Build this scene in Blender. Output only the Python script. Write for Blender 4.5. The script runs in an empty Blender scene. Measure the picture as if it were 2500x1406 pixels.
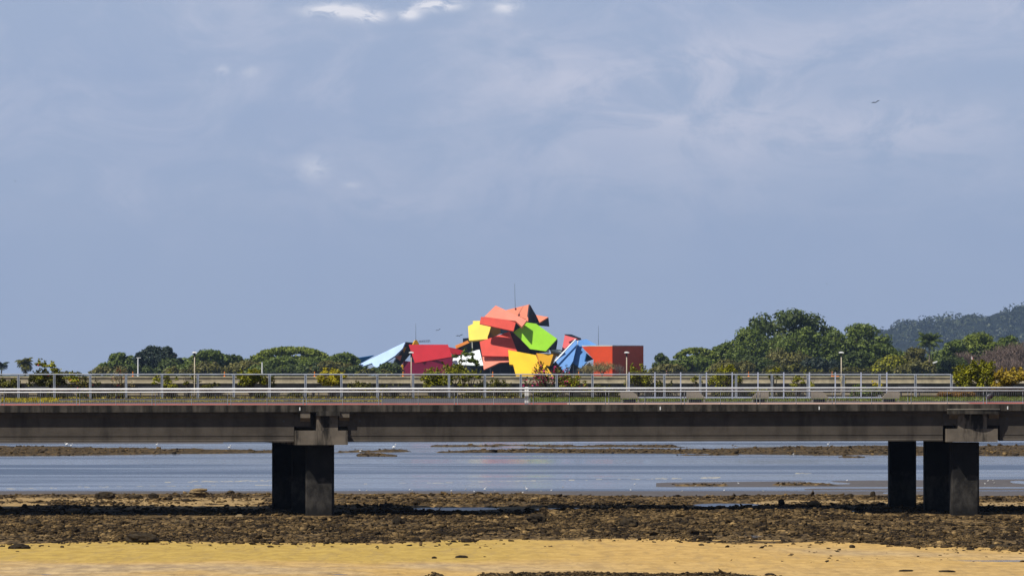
import bpy, math, random
import numpy as np
from mathutils import Vector, Matrix

# ------------------------------------------------------------------ frame of reference
# camera stands on a sea wall at (0,0,HC) looking along +Y with a 200 mm lens
F = 13889.0; HC = 9.13; YH = 908.0; D = 370.0
R = math.radians
def X(u, d): return (u - 1250.0) * d / F
def Z(v, d): return HC - (v - YH) * d / F
def P(u, v, d): return (X(u, d), d, Z(v, d))

scene = bpy.context.scene
COL = scene.collection

# ------------------------------------------------------------------ camera
cam_data = bpy.data.cameras.new("camera")
cam = bpy.data.objects.new("camera", cam_data); COL.objects.link(cam)
cam.location = (0, 0, HC); cam.rotation_euler = (R(90), 0, 0)
cam_data.sensor_width = 36.0; cam_data.lens = 200.0
cam_data.shift_y = (YH - 703.0) / 2500.0
cam_data.clip_start = 1.0; cam_data.clip_end = 60000.0
scene.camera = cam

# ------------------------------------------------------------------ view transform
scene.view_settings.view_transform = 'Standard'
scene.view_settings.look = 'None'
scene.view_settings.exposure = 0.1
scene.view_settings.gamma = 1.0

# ------------------------------------------------------------------ sun
SUN_EL, SUN_AZ = R(54), R(52)      # azimuth measured to the left of straight behind the camera
S = Vector((-math.sin(SUN_AZ) * math.cos(SUN_EL), -math.cos(SUN_AZ) * math.cos(SUN_EL), math.sin(SUN_EL)))
sd = bpy.data.lights.new("sun", 'SUN'); sd.energy = 5.0; sd.angle = R(0.53); sd.color = (1.0, 0.95, 0.86)
sun = bpy.data.objects.new("sun", sd); COL.objects.link(sun)
sun.rotation_euler = S.to_track_quat('Z', 'Y').to_euler()
sun.location = (0, 0, 400)

# ------------------------------------------------------------------ node helper
class NT:
    def __init__(s, tree): s.t = tree
    def n(s, typ, ins=None, **props):
        nd = s.t.nodes.new(typ)
        for k, v in props.items(): setattr(nd, k, v)
        for k, v in (ins or {}).items():
            sock = nd.inputs[k]
            if hasattr(v, 'is_output'): s.t.links.new(v, sock)
            else: sock.default_value = v
        return nd
    def math(s, op, a, b=0.0, c=0.0, clamp=False):
        return s.n('ShaderNodeMath', {0: a, 1: b, 2: c}, operation=op, use_clamp=clamp).outputs[0]
    def ramp(s, fac, stops, interp='LINEAR'):
        nd = s.n('ShaderNodeValToRGB', {0: fac}); cr = nd.color_ramp; cr.interpolation = interp
        while len(cr.elements) < len(stops): cr.elements.new(0.5)
        for e, (p, c) in zip(cr.elements, stops):
            e.position = p; e.color = (c, c, c, 1) if isinstance(c, (int, float)) else (*c, 1)
        return nd.outputs[0]
    def mix(s, f, a, b, blend='MIX'):
        nd = s.n('ShaderNodeMix', data_type='RGBA', blend_type=blend)
        for k, v in ((0, f), (6, a), (7, b)):
            if hasattr(v, 'is_output'): s.t.links.new(v, nd.inputs[k])
            elif k == 0: nd.inputs[0].default_value = v
            else: nd.inputs[k].default_value = (*v, 1) if len(v) == 3 else v
        return nd.outputs[2]
    def smooth(s, x, a, b):
        return s.n('ShaderNodeMapRange', {0: x, 1: a, 2: b, 3: 0.0, 4: 1.0}, interpolation_type='SMOOTHSTEP').outputs[0]
    def noise(s, vec, scale, detail=4, rough=0.55, dist=0.0):
        return s.n('ShaderNodeTexNoise', {'Vector': vec, 'Scale': scale, 'Detail': detail, 'Roughness': rough, 'Distortion': dist}).outputs[0]
    def mapping(s, vec, scale, loc=(0, 0, 0), rot=(0, 0, 0)):
        return s.n('ShaderNodeMapping', {'Vector': vec, 'Scale': scale, 'Location': loc, 'Rotation': rot}).outputs[0]

# ------------------------------------------------------------------ world: Nishita sky with thin high cloud
world = bpy.data.worlds.new("World"); scene.world = world; world.use_nodes = True
w = NT(world.node_tree); w.t.nodes.clear()
sky = w.n('ShaderNodeTexSky', sky_type='NISHITA', sun_disc=False, sun_elevation=SUN_EL,
          sun_rotation=math.atan2(S.x, S.y) % (2 * math.pi), altitude=300.0, air_density=1.0, dust_density=0.6, ozone_density=3.0)
tc = w.n('ShaderNodeTexCoord')
sep = w.n('ShaderNodeSeparateXYZ', {0: tc.outputs['Generated']})
yy = w.math('MAXIMUM', sep.outputs[1], 0.02)
px = w.math('DIVIDE', sep.outputs[0], yy)
pz = w.math('DIVIDE', sep.outputs[2], yy)
cv = w.n('ShaderNodeCombineXYZ', {0: px, 1: 0.0, 2: pz}).outputs[0]
SKY_STRENGTH = 0.042
HB = tuple(c / SKY_STRENGTH for c in (0.365, 0.447, 0.625))
low = w.math('SUBTRACT', 1.0, w.smooth(sep.outputs[2], 0.05, 0.34))
base = w.mix(w.math('MULTIPLY', low, 0.93), sky.outputs[0], HB)
broad = w.noise(w.mapping(cv, (52, 1, 105), (3.1, 0, 1.7)), 1.0, 9, 0.66, 0.9)
wisp = w.noise(w.mapping(cv, (230, 1, 420), (1.3, 0, 0.4)), 1.0, 7, 0.62, 0.8)
def blob(u, v, su, sv):
    a = w.math('DIVIDE', w.math('SUBTRACT', px, (u - 1250) / F), su / F)
    b = w.math('DIVIDE', w.math('SUBTRACT', pz, (YH - v) / F), sv / F)
    q = w.math('ADD', w.math('MULTIPLY', a, a), w.math('MULTIPLY', b, b))
    return w.math('EXPONENT', w.math('MULTIPLY', q, -1.0))
def total(bl, amps):
    s_ = None
    for bb, am in zip(bl, amps):
        t_ = w.math('MULTIPLY', bb, am); s_ = t_ if s_ is None else w.math('ADD', s_, t_)
    return s_
soft = total([blob(1600, 200, 330, 90), blob(1950, 110, 260, 60), blob(2200, 310, 330, 70), blob(1800, 330, 420, 90), blob(640, 90, 200, 60),
              blob(1250, 130, 180, 80), blob(930, 500, 140, 40), blob(310, 480, 90, 40), blob(2480, 20, 260, 60), blob(1250, 420, 900, 160)],
             [.75, .5, .55, .35, .25, .35, .3, .22, .5, .28])
fleece = w.smooth(w.noise(w.mapping(cv, (34, 1, 74), (9.4, 0, 5.2)), 1.0, 9, 0.66, 0.9), 0.42, 0.72)
high = w.smooth(pz, 0.012, 0.05)
soft = w.math('ADD', w.math('MULTIPLY', soft, w.smooth(broad, 0.34, 0.60)), w.math('MULTIPLY', w.math('MULTIPLY', fleece, high), 0.42), clamp=True)
crisp = total([blob(820, 27, 70, 16), blob(905, 42, 34, 14), blob(1065, 14, 55, 13), blob(1000, 36, 26, 13), blob(1235, 18, 36, 16), blob(765, 410, 36, 30), blob(860, 452, 22, 7),
               blob(545, 172, 16, 12), blob(612, 176, 22, 14)], [1.5, 1.3, 1.5, 1.2, .95, .5, .35, .4, .3])
crisp = w.math('MULTIPLY', crisp, w.smooth(wisp, 0.30, 0.58), clamp=True)
patch = w.smooth(w.noise(w.mapping(cv, (30, 1, 30), (7.7, 0, 2.2)), 1.0, 4, 0.5, 0.2), 0.35, 0.75)
base = w.mix(w.math('MULTIPLY', patch, 0.22), base, tuple(c / SKY_STRENGTH for c in (0.275, 0.36, 0.575)))
c1 = w.mix(w.math('MULTIPLY', soft, 0.95), base, tuple(c / SKY_STRENGTH for c in (0.555, 0.58, 0.705)))
c2 = w.mix(w.math('MULTIPLY', crisp, 0.85), c1, tuple(c / SKY_STRENGTH for c in (0.84, 0.83, 0.88)))
bg = w.n('ShaderNodeBackground', {0: c2, 1: SKY_STRENGTH})
wo = w.n('ShaderNodeOutputWorld', {0: bg.outputs[0]})

# ------------------------------------------------------------------ numpy noise
def _hash(ix, iy, seed):
    n = (ix.astype(np.int64) * 374761393 + iy.astype(np.int64) * 668265263 + seed * 1442695041) & 0x7fffffff
    n = ((n ^ (n >> 13)) * 1274126177) & 0x7fffffff
    return ((n ^ (n >> 16)) & 0xffff) / 65535.0
def vnoise(x, y, seed=0):
    x0 = np.floor(x); y0 = np.floor(y); fx = x - x0; fy = y - y0
    fx = fx * fx * (3 - 2 * fx); fy = fy * fy * (3 - 2 * fy)
    a = _hash(x0, y0, seed); b = _hash(x0 + 1, y0, seed); c = _hash(x0, y0 + 1, seed); d_ = _hash(x0 + 1, y0 + 1, seed)
    return (a * (1 - fx) + b * fx) * (1 - fy) + (c * (1 - fx) + d_ * fx) * fy
def fbm(x, y, seed=0, oct=4):
    t = 0; amp = .5; s_ = 0
    for i in range(oct):
        t = t + amp * vnoise(x, y, seed + i * 17); s_ += amp; amp *= .5; x = x * 2.03 + 5.1; y = y * 2.03 + 3.7
    return t / s_
def sstep(x, a, b):
    t = np.clip((x - a) / (b - a), 0, 1); return t * t * (3 - 2 * t)

# ------------------------------------------------------------------ object helpers
ORG = {}
def tag(o, label=None, cat=None, group=None, kind=None):
    if label: o['label'] = label
    if cat: o['category'] = cat
    if group: o['group'] = group
    if kind: o['kind'] = kind
    return o
def thing(name, label, cat, loc, group=None):
    o = bpy.data.objects.new(name, None); COL.objects.link(o); o.location = loc; o.empty_display_size = 0.2
    ORG[o.name] = Vector(loc); return tag(o, label, cat, group)
def link_mesh(name, me, mat, parent=None, loc=None):
    o = bpy.data.objects.new(name, me); COL.objects.link(o)
    if mat is not None:
        for m in (mat if isinstance(mat, (list, tuple)) else [mat]): me.materials.append(m)
    org = Vector((0, 0, 0))
    if parent is not None: o.parent = parent; org = ORG[parent.name]
    elif loc is not None: o.location = loc; org = Vector(loc)
    if org.length_squared > 0: me.transform(Matrix.Translation(-org))
    ORG[o.name] = org
    return o
GRADE = 0.0016
class MB:
    def __init__(s): s.v = []; s.f = []; s.mi = []
    def add(s, vs, fs, mi=0):
        b = len(s.v); s.v += [tuple(p) for p in vs]; s.f += [tuple(b + i for i in f) for f in fs]; s.mi += [mi] * len(fs); return s
    def box(s, x0, x1, y0, y1, z0, z1, mi=0):
        return s.add([(x0, y0, z0), (x1, y0, z0), (x1, y1, z0), (x0, y1, z0), (x0, y0, z1), (x1, y0, z1), (x1, y1, z1), (x0, y1, z1)],
                     [(3, 2, 1, 0), (4, 5, 6, 7), (0, 1, 5, 4), (1, 2, 6, 5), (2, 3, 7, 6), (3, 0, 4, 7)], mi)
    def tube(s, pts, rad, n=6, mi=0, caps=True):
        pts = [Vector(p) for p in pts]; rad = rad if isinstance(rad, (list, tuple)) else [rad] * len(pts)
        vs = []; fs = []
        for i, p in enumerate(pts):
            t = (pts[min(i + 1, len(pts) - 1)] - pts[max(i - 1, 0)]).normalized()
            a = t.cross(Vector((0.31, 0.17, 0.94)) if abs(t.z) < .9 else Vector((1, 0.1, 0))).normalized(); b = t.cross(a)
            for k in range(n):
                an = 2 * math.pi * k / n; vs.append(p + (a * math.cos(an) + b * math.sin(an)) * rad[i])
        for i in range(len(pts) - 1):
            for k in range(n):
                fs.append((i * n + k, i * n + (k + 1) % n, (i + 1) * n + (k + 1) % n, (i + 1) * n + k))
        if caps: fs += [tuple(range(n - 1, -1, -1)), tuple(range((len(pts) - 1) * n, len(pts) * n))]
        return s.add(vs, fs, mi)
    def ell(s, c, r, nu=10, nv=7, mi=0, rot=None, jit=0, rng=None):
        c = Vector(c); vs = []; fs = []
        for j in range(1, nv):
            th = math.pi * j / nv
            for k in range(nu):
                ph = 2 * math.pi * k / nu; q = 1 + (rng.uniform(-jit, jit) if rng else 0)
                p = Vector((r[0] * math.sin(th) * math.cos(ph) * q, r[1] * math.sin(th) * math.sin(ph) * q, r[2] * math.cos(th) * q))
                if rot is not None: p = rot @ p
                vs.append(c + p)
        top = Vector((0, 0, r[2])); bot = Vector((0, 0, -r[2]))
        if rot is not None: top = rot @ top; bot = rot @ bot
        it = len(vs); vs += [c + top, c + bot]
        for j in range(nv - 2):
            for k in range(nu):
                a = j * nu + k; b = j * nu + (k + 1) % nu
                fs.append((a, a + nu, b + nu, b))
        for k in range(nu):
            fs.append((it, k, (k + 1) % nu)); l = (nv - 2) * nu
            fs.append((it + 1, l + (k + 1) % nu, l + k))
        return s.add(vs, fs, mi)
    def extrude(s, pts, vec, mi=0):
        n = len(pts); vec = Vector(vec); vs = [Vector(p) for p in pts] + [Vector(p) + vec for p in pts]
        fs = [tuple(range(n)), tuple(range(2 * n - 1, n - 1, -1))] + [(i, i + n, (i + 1) % n + n, (i + 1) % n) for i in range(n)]
        return s.add(vs, fs, mi)
    def build(s, name, mat, parent=None, loc=None, grade=False, smooth=False, fix=False):
        me = bpy.data.meshes.new(name)
        v = [(x, y, z + GRADE * x) for x, y, z in s.v] if grade else s.v
        me.from_pydata(v, [], s.f)
        if any(s.mi): me.polygons.foreach_set('material_index', s.mi)
        if smooth: me.polygons.foreach_set('use_smooth', [True] * len(me.polygons))
        if fix:
            import bmesh
            bm = bmesh.new(); bm.from_mesh(me); bmesh.ops.recalc_face_normals(bm, faces=bm.faces); bm.to_mesh(me); bm.free()
        me.update()
        return link_mesh(name, me, mat, parent, loc)
def mesh_np(name, verts, nper, mat, parent=None, loc=None, mi=None):
    """verts (N, nper, 3): N separate polygons"""
    N = len(verts); me = bpy.data.meshes.new(name)
    me.vertices.add(N * nper); me.vertices.foreach_set('co', np.ascontiguousarray(verts, dtype=np.float32).ravel())
    me.loops.add(N * nper); me.loops.foreach_set('vertex_index', np.arange(N * nper, dtype=np.int32))
    me.polygons.add(N); me.polygons.foreach_set('loop_start', np.arange(0, N * nper, nper, dtype=np.int32))
    if mi is not None: me.polygons.foreach_set('material_index', np.ascontiguousarray(mi, dtype=np.int32))
    me.update(calc_edges=True)
    return link_mesh(name, me, mat, parent, loc)
def dup(root, loc, label=None, group=None, rz=None, sc=None):
    r = root.copy(); COL.objects.link(r); r.location = loc; ORG[r.name] = Vector(loc)
    if rz is not None: r.rotation_euler = (0, 0, rz)
    if sc is not None: r.scale = (sc, sc, sc) if isinstance(sc, (int, float)) else sc
    if label: r['label'] = label
    if group: r['group'] = group
    for ch in list(root.children):
        c = ch.copy(); COL.objects.link(c); c.parent = r
        for g in list(ch.children):
            d_ = g.copy(); COL.objects.link(d_); d_.parent = c
    return r

# ------------------------------------------------------------------ materials
def bsdf(name):
    m = bpy.data.materials.new(name); m.use_nodes = True; t = NT(m.node_tree); t.t.nodes.clear()
    out = t.n('ShaderNodeOutputMaterial'); b = t.n('ShaderNodeBsdfPrincipled'); t.t.links.new(b.outputs[0], out.inputs[0])
    return m, t, b, out
def painted(name, col, rough=0.5, var=0.12, scale=0.6, spec=0.3, streak=0.0, metallic=0.0):
    m, t, b, out = bsdf(name)
    o = t.n('ShaderNodeTexCoord').outputs['Object']
    nz = t.noise(o, scale, 5, 0.6)
    dark = tuple(c * (1 - var * 2) for c in col); lite = tuple(min(1, c * (1 + var)) for c in col)
    c = t.mix(t.smooth(nz, 0.25, 0.75), dark, lite)
    if streak > 0:
        sv = t.noise(t.mapping(o, (scale * 6, scale * 6, scale * 0.4)), 1.0, 4, 0.6)
        c = t.mix(t.math('MULTIPLY', t.smooth(sv, 0.5, 0.75), streak), c, tuple(x * .35 for x in col))
    t.t.links.new(c, b.inputs['Base Color'])
    b.inputs['Roughness'].default_value = rough; b.inputs['Specular IOR Level'].default_value = spec; b.inputs['Metallic'].default_value = metallic
    bp = t.n('ShaderNodeBump', {'Height': t.noise(o, scale * 6, 4), 'Strength': 0.12, 'Distance': 0.05})
    t.t.links.new(bp.outputs[0], b.inputs['Normal'])
    return m
def concrete(name, lite, dark, stain, amount=0.6, lo=0.42, hi=0.7, sx=1.6, seed=0.0):
    m, t, b, out = bsdf(name)
    o = t.n('ShaderNodeTexCoord').outputs['Object']
    o = t.mapping(o, (1, 1, 1), (seed, seed * .7, 0))
    c = t.mix(t.smooth(t.noise(o, 0.9, 6, 0.6), 0.3, 0.7), dark, lite)
    st = t.noise(t.mapping(o, (sx, sx, 0.16)), 1.0, 5, 0.65, 0.2)
    c = t.mix(t.math('MULTIPLY', t.smooth(st, lo, hi), amount), c, stain)
    sp = t.noise(o, 7.0, 3, 0.6)
    c = t.mix(t.math('MULTIPLY', t.smooth(sp, 0.55, 0.75), 0.35), c, dark)
    t.t.links.new(c, b.inputs['Base Color']); b.inputs['Roughness'].default_value = 0.85; b.inputs['Specular IOR Level'].default_value = 0.2
    bp = t.n('ShaderNodeBump', {'Height': t.noise(o, 5, 6, 0.7), 'Strength': 0.35, 'Distance': 0.04})
    t.t.links.new(bp.outputs[0], b.inputs['Normal'])
    return m
def foliage(name, dark, mid, lite, trans=0.3, clump=0.5, rough=0.55):
    m, t, b, out = bsdf(name)
    g = t.n('ShaderNodeNewGeometry'); o = t.n('ShaderNodeTexCoord').outputs['Object']
    f = t.math('ADD', t.math('MULTIPLY', g.outputs['Random Per Island'], 0.65), t.math('MULTIPLY', t.smooth(t.noise(o, clump, 3), 0.3, 0.7), 0.4))
    c = t.ramp(f, [(0.08, dark), (0.5, mid), (0.95, lite)])
    t.t.links.new(c, b.inputs['Base Color']); b.inputs['Roughness'].default_value = rough; b.inputs['Specular IOR Level'].default_value = 0.25
    tr = t.n('ShaderNodeBsdfTranslucent', {0: c}); mx = t.n('ShaderNodeMixShader', {0: trans, 1: b.outputs[0], 2: tr.outputs[0]})
    t.t.links.new(mx.outputs[0], out.inputs[0])
    return m

M = {}
M['deck_edge'] = concrete('stained_deck_concrete', (0.105, 0.09, 0.072), (0.05, 0.043, 0.035), (0.010, 0.009, 0.007), 0.92, 0.36, 0.62, 1.5)
M['girder'] = concrete('girder_concrete', (0.088, 0.074, 0.060), (0.062, 0.052, 0.042), (0.018, 0.015, 0.012), 0.6, 0.45, 0.75, 1.0, 3.1)
M['cap'] = concrete('pier_cap_concrete', (0.175, 0.145, 0.112), (0.11, 0.092, 0.072), (0.014, 0.012, 0.010), 0.95, 0.50, 0.62, 0.75, 8.3)
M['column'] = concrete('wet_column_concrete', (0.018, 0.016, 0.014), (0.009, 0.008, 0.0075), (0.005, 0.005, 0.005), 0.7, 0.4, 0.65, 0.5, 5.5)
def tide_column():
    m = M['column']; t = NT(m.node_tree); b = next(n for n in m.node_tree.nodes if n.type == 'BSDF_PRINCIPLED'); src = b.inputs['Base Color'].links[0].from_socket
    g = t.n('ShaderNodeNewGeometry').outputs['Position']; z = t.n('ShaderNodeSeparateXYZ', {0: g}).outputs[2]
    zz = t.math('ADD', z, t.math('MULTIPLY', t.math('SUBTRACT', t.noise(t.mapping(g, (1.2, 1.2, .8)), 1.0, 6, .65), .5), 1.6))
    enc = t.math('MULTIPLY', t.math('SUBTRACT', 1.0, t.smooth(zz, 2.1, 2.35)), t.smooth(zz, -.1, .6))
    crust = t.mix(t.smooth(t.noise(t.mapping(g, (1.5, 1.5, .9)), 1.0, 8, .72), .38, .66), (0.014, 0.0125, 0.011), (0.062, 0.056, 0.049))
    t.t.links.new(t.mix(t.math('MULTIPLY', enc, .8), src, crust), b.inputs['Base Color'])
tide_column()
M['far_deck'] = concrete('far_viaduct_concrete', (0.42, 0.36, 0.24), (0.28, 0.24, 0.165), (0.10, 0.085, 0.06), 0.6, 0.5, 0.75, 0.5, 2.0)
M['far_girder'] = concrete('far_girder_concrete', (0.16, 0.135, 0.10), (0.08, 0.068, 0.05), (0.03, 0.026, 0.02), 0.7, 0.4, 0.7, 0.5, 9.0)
M['bench'] = concrete('lounger_concrete', (0.30, 0.27, 0.22), (0.22, 0.20, 0.165), (0.12, 0.11, 0.09), 0.4, 0.5, 0.7, 4, 1.0)
M['planter'] = concrete('planter_concrete', (0.38, 0.33, 0.23), (0.24, 0.21, 0.15), (0.10, 0.09, 0.07), 0.6, 0.45, 0.7, 2, 4.0)
M['rail'] = painted('galvanised_rail', (0.80, 0.80, 0.80), 0.4, 0.06, 1.0, 0.5)
M['rail_post'] = painted('dull_rail_post', (0.30, 0.31, 0.33), 0.5, 0.15, 2.0)
M['wire'] = painted('rail_wire', (0.26, 0.26, 0.27), 0.5, 0.1, 2.0)
M['fence'] = painted('grey_fence_steel', (0.36, 0.385, 0.43), 0.5, 0.12, 1.2)
M['fence2'] = painted('pale_blue_fence_steel', (0.48, 0.51, 0.63), 0.5, 0.08, 1.2)
M['dark_steel'] = painted('dark_steel', (0.06, 0.06, 0.065), 0.5, 0.2, 1.0)
M['white'] = painted('white_paint', (0.80, 0.80, 0.78), 0.45, 0.05, 2.0)
M['pole'] = painted('tan_pole_paint', (0.42, 0.36, 0.27), 0.55, 0.12, 1.5)
M['orange'] = painted('orange_plastic', (0.85, 0.23, 0.02), 0.5, 0.08, 2.0)
M['red_path'] = painted('red_path_surface', (0.40, 0.10, 0.08), 0.85, 0.10, 0.4, 0.1)
M['pale_path'] = painted('pale_path_surface', (0.52, 0.33, 0.26), 0.85, 0.10, 0.4, 0.1)
M['asphalt'] = painted('asphalt', (0.075, 0.078, 0.088), 0.9, 0.15, 0.5, 0.15)
M['soil'] = painted('planting_soil', (0.09, 0.065, 0.035), 0.95, 0.3, 0.8, 0.05)
M['bark'] = painted('bark', (0.10, 0.075, 0.05), 0.9, 0.3, 1.5, 0.1)
M['pale_bark'] = painted('pale_bark', (0.30, 0.25, 0.19), 0.9, 0.25, 1.5, 0.1)
M['twig'] = foliage('bare_twigs', (0.06, 0.04, 0.032), (0.13, 0.088, 0.07), (0.22, 0.16, 0.125), 0.0)
M['tan_twig'] = foliage('tan_twigs', (0.10, 0.08, 0.03), (0.24, 0.19, 0.07), (0.38, 0.30, 0.12), 0.1)
M['f_dark'] = foliage('dark_green_leaves', (0.026, 0.037, 0.012), (0.064, 0.092, 0.019), (0.13, 0.165, 0.036))
M['f_blue'] = foliage('blue_green_leaves', (0.010, 0.017, 0.014), (0.020, 0.034, 0.023), (0.045, 0.062, 0.036), 0.12)
M['f_mid'] = foliage('mid_green_leaves', (0.036, 0.055, 0.011), (0.098, 0.138, 0.021), (0.20, 0.25, 0.045))
M['f_lite'] = foliage('fresh_green_leaves', (0.05, 0.07, 0.010), (0.145, 0.185, 0.019), (0.28, 0.32, 0.047))
M['f_olive'] = foliage('olive_leaves', (0.055, 0.055, 0.014), (0.13, 0.124, 0.03), (0.23, 0.205, 0.055))
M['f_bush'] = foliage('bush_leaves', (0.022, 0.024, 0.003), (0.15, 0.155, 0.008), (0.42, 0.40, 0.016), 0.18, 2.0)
M['f_deep'] = foliage('deep_green_bush_leaves', (0.010, 0.012, 0.003), (0.05, 0.052, 0.006), (0.19, 0.18, 0.014), 0.12, 2.0)  # deep green of the darker shrubs and thickets
M['f_yellow'] = foliage('yellow_leaves', (0.09, 0.07, 0.006), (0.38, 0.31, 0.012), (0.68, 0.58, 0.03), 0.15, 3.0)
M['f_croton'] = foliage('croton_leaves', (0.08, 0.055, 0.005), (0.30, 0.20, 0.018), (0.50, 0.38, 0.03), 0.15, 3.0)
M['f_hedge'] = foliage('red_brown_hedge_leaves', (0.05, 0.025, 0.006), (0.15, 0.07, 0.012), (0.28, 0.15, 0.02), 0.1, 3.0)
M['flower'] = foliage('magenta_flowers', (0.16, 0.006, 0.03), (0.36, 0.012, 0.08), (0.58, 0.03, 0.18), 0.1, 3.0)
M['flower_red'] = foliage('red_flowers', (0.25, 0.01, 0.015), (0.45, 0.03, 0.03), (0.6, 0.08, 0.06), 0.1, 3.0)
M['grass'] = foliage('grass_blades', (0.05, 0.075, 0.01), (0.12, 0.16, 0.018), (0.22, 0.25, 0.035), 0.1, 2.0)
M['dry_grass'] = foliage('dry_grass_blades', (0.12, 0.095, 0.015), (0.30, 0.25, 0.03), (0.48, 0.40, 0.06), 0.1, 2.0)
M['feather_white'] = painted('white_feathers', (0.80, 0.79, 0.76), 0.8, 0.05, 5, 0.1)
M['feather_grey'] = painted('pale_grey_feathers', (0.42, 0.40, 0.37), 0.8, 0.1, 5, 0.1)
M['feather_black'] = painted('black_feathers', (0.012, 0.012, 0.015), 0.45, 0.2, 3, 0.4)
M['beak'] = painted('yellow_beak', (0.55, 0.36, 0.06), 0.5, 0.1, 5)
M['skin'] = painted('skin', (0.45, 0.25, 0.17), 0.6, 0.05, 5)
M['cloth_black'] = painted('black_cloth', (0.015, 0.014, 0.016), 0.9, 0.2, 3, 0.1)
M['hair'] = painted('dark_hair', (0.02, 0.012, 0.009), 0.6, 0.2, 5)

# ------------------------------------------------------------------ water
def water_mat():
    m, t, b, out = bsdf('tidal_water')
    g = t.n('ShaderNodeNewGeometry').outputs['Position']
    band = t.noise(t.mapping(g, (0.007, 0.032, 0), (3.3, 1.7, 0)), 1.0, 6, 0.62, 0.5)
    fine = t.noise(t.mapping(g, (0.5, 1.6, 0)), 1.0, 5, 0.6)
    mid = t.noise(t.mapping(g, (0.05, 0.35, 0)), 1.0, 4, 0.6)
    c = t.mix(t.smooth(band, 0.42, 0.58), (0.055, 0.075, 0.12), (0.14, 0.15, 0.175))
    t.t.links.new(c, b.inputs['Base Color'])
    b.inputs['IOR'].default_value = 1.33
    rg = t.n('ShaderNodeMapRange', {0: band, 1: 0.42, 2: 0.58, 3: 0.28, 4: 0.09}).outputs[0]
    t.t.links.new(rg, b.inputs['Roughness'])
    st = t.n('ShaderNodeMapRange', {0: band, 1: 0.44, 2: 0.56, 3: 0.55, 4: 0.02}).outputs[0]
    bp1 = t.n('ShaderNodeBump', {'Height': mid, 'Strength': 0.22, 'Distance': 0.5})
    bp = t.n('ShaderNodeBump', {'Height': fine, 'Strength': st, 'Distance': 0.25, 'Normal': bp1.outputs[0]})
    t.t.links.new(bp.outputs[0], b.inputs['Normal'])
    return m
GZ = -0.2; HG = HC - GZ; W0 = -0.06; WZ = W0 + GZ      # level of the tidal flat, of the water
wm = MB().add([(-9900, 230, WZ), (9900, 230, WZ), (9900, 19900, WZ), (-9900, 19900, WZ)], [(0, 1, 2, 3)])
tag(wm.build('water', water_mat()), kind='structure')

# ------------------------------------------------------------------ shore: sand, rock flat, mud, reef bars
def lerp(u, pts): return np.interp(u, [p[0] for p in pts], [p[1] for p in pts])
ks = np.concatenate([np.linspace(-.26, -.1365, 60), np.linspace(-0.135, 0.135, 441), np.linspace(.1365, .26, 60)])
ds = np.concatenate([np.arange(110, 238, 4.0), np.arange(238, 442, 0.36), np.arange(442, 570, 0.6), np.arange(570, 800, 1.1)])
Kg, Dg = np.meshgrid(ks, ds); Xg = Kg * Dg; U = 1250 + F * Kg; V = YH + F * HG / Dg
n_big = fbm(Xg / 7, Dg / 11, 1); n_mid = fbm(Xg / 2.0, Dg / 3.0, 5); n_fin = fbm(Xg / 0.55, Dg / 0.9, 9, 3); n_edge = fbm(Xg / 3.5, Dg / 5.0, 21)
vb = lerp(U, [(-600, 1332), (0, 1331), (300, 1326), (600, 1329), (1000, 1328), (1250, 1321), (1500, 1317), (1800, 1326), (2000, 1325), (2250, 1337), (2500, 1350), (3100, 1352)])
vt = lerp(U, [(-600, 1207), (0, 1207), (650, 1205), (1300, 1206), (1600, 1213), (2000, 1208), (2300, 1211), (2500, 1212), (3100, 1212)])
e1 = (n_edge - .5) * 16
rock = sstep(V, vt - 1, vt + 2) * (1 - sstep(V + e1, vb - 5, vb + 3))
# rock in the very front
vf = lerp(U, [(-600, 1430), (900, 1440), (1030, 1420), (1060, 1403), (1100, 1414), (1160, 1413), (1180, 1405), (1450, 1402), (1600, 1408), (1760, 1401), (1880, 1412), (1960, 1420), (3100, 1430)])
rock = np.maximum(rock, sstep(V + (n_fin - .5) * 4, vf - 1, vf + 1))
# sand strips in the rock flat
def strip(u0, u1, v0, v1, soft=2.0, su=40):
    return sstep(U, u0 - su, u0 + su) * (1 - sstep(U, u1 - su, u1 + su)) * sstep(V, v0 - soft, v0 + soft) * (1 - sstep(V, v1 - soft, v1 + soft))
sandy = np.clip(strip(1830, 2320, 1223, 1233) + strip(2380, 3000, 1228, 1240) + strip(980, 1330, 1236, 1243, 2) + strip(1150, 1520, 1241, 1247, 2)
                + .8 * strip(1380, 1720, 1249, 1254, 2) + .8 * strip(1700, 1960, 1250, 1256, 2) + .72 * strip(-400, 660, 1214, 1243, 6)
                + .7 * strip(1350, 1760, 1236, 1241, 2), 0, 1) * sstep(n_edge, .25, .5)
rock = rock * (1 - .85 * sandy)
# far reef bars
def bar(pt, pb, seed, soft=1.3, br=0.0):
    t = lerp(U, pt); b_ = lerp(U, pb)
    jit = (fbm(Xg / 5, Dg / 14, seed) - .5) * 4.5
    r_ = sstep(V + jit, t - soft, t + soft) * (1 - sstep(V + jit * .5, b_ - soft * .6, b_ + soft * .6)) * (b_ > t)
    return r_ * (sstep(fbm(Xg / 6, Dg / 20, seed + 3), br - .06, br + .06) if br else 1)
reef = bar([(-700, 1086), (0, 1089), (300, 1093), (560, 1096), (650, 1098), (860, 1103), (880, 1110)], [(-700, 1114), (0, 1112), (300, 1109), (640, 1105), (860, 1104), (880, 1100)], 31)
reef = np.maximum(reef, bar([(1000, 1106), (1040, 1103), (1150, 1099), (1260, 1095), (1500, 1096), (1750, 1096), (1900, 1090), (2100, 1089), (2300, 1088), (3100, 1085)],
                            [(1000, 1102), (1040, 1103.6), (1300, 1104.5), (1700, 1106), (1900, 1109), (2160, 1110), (2300, 1111), (3100, 1114)], 41))
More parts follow.
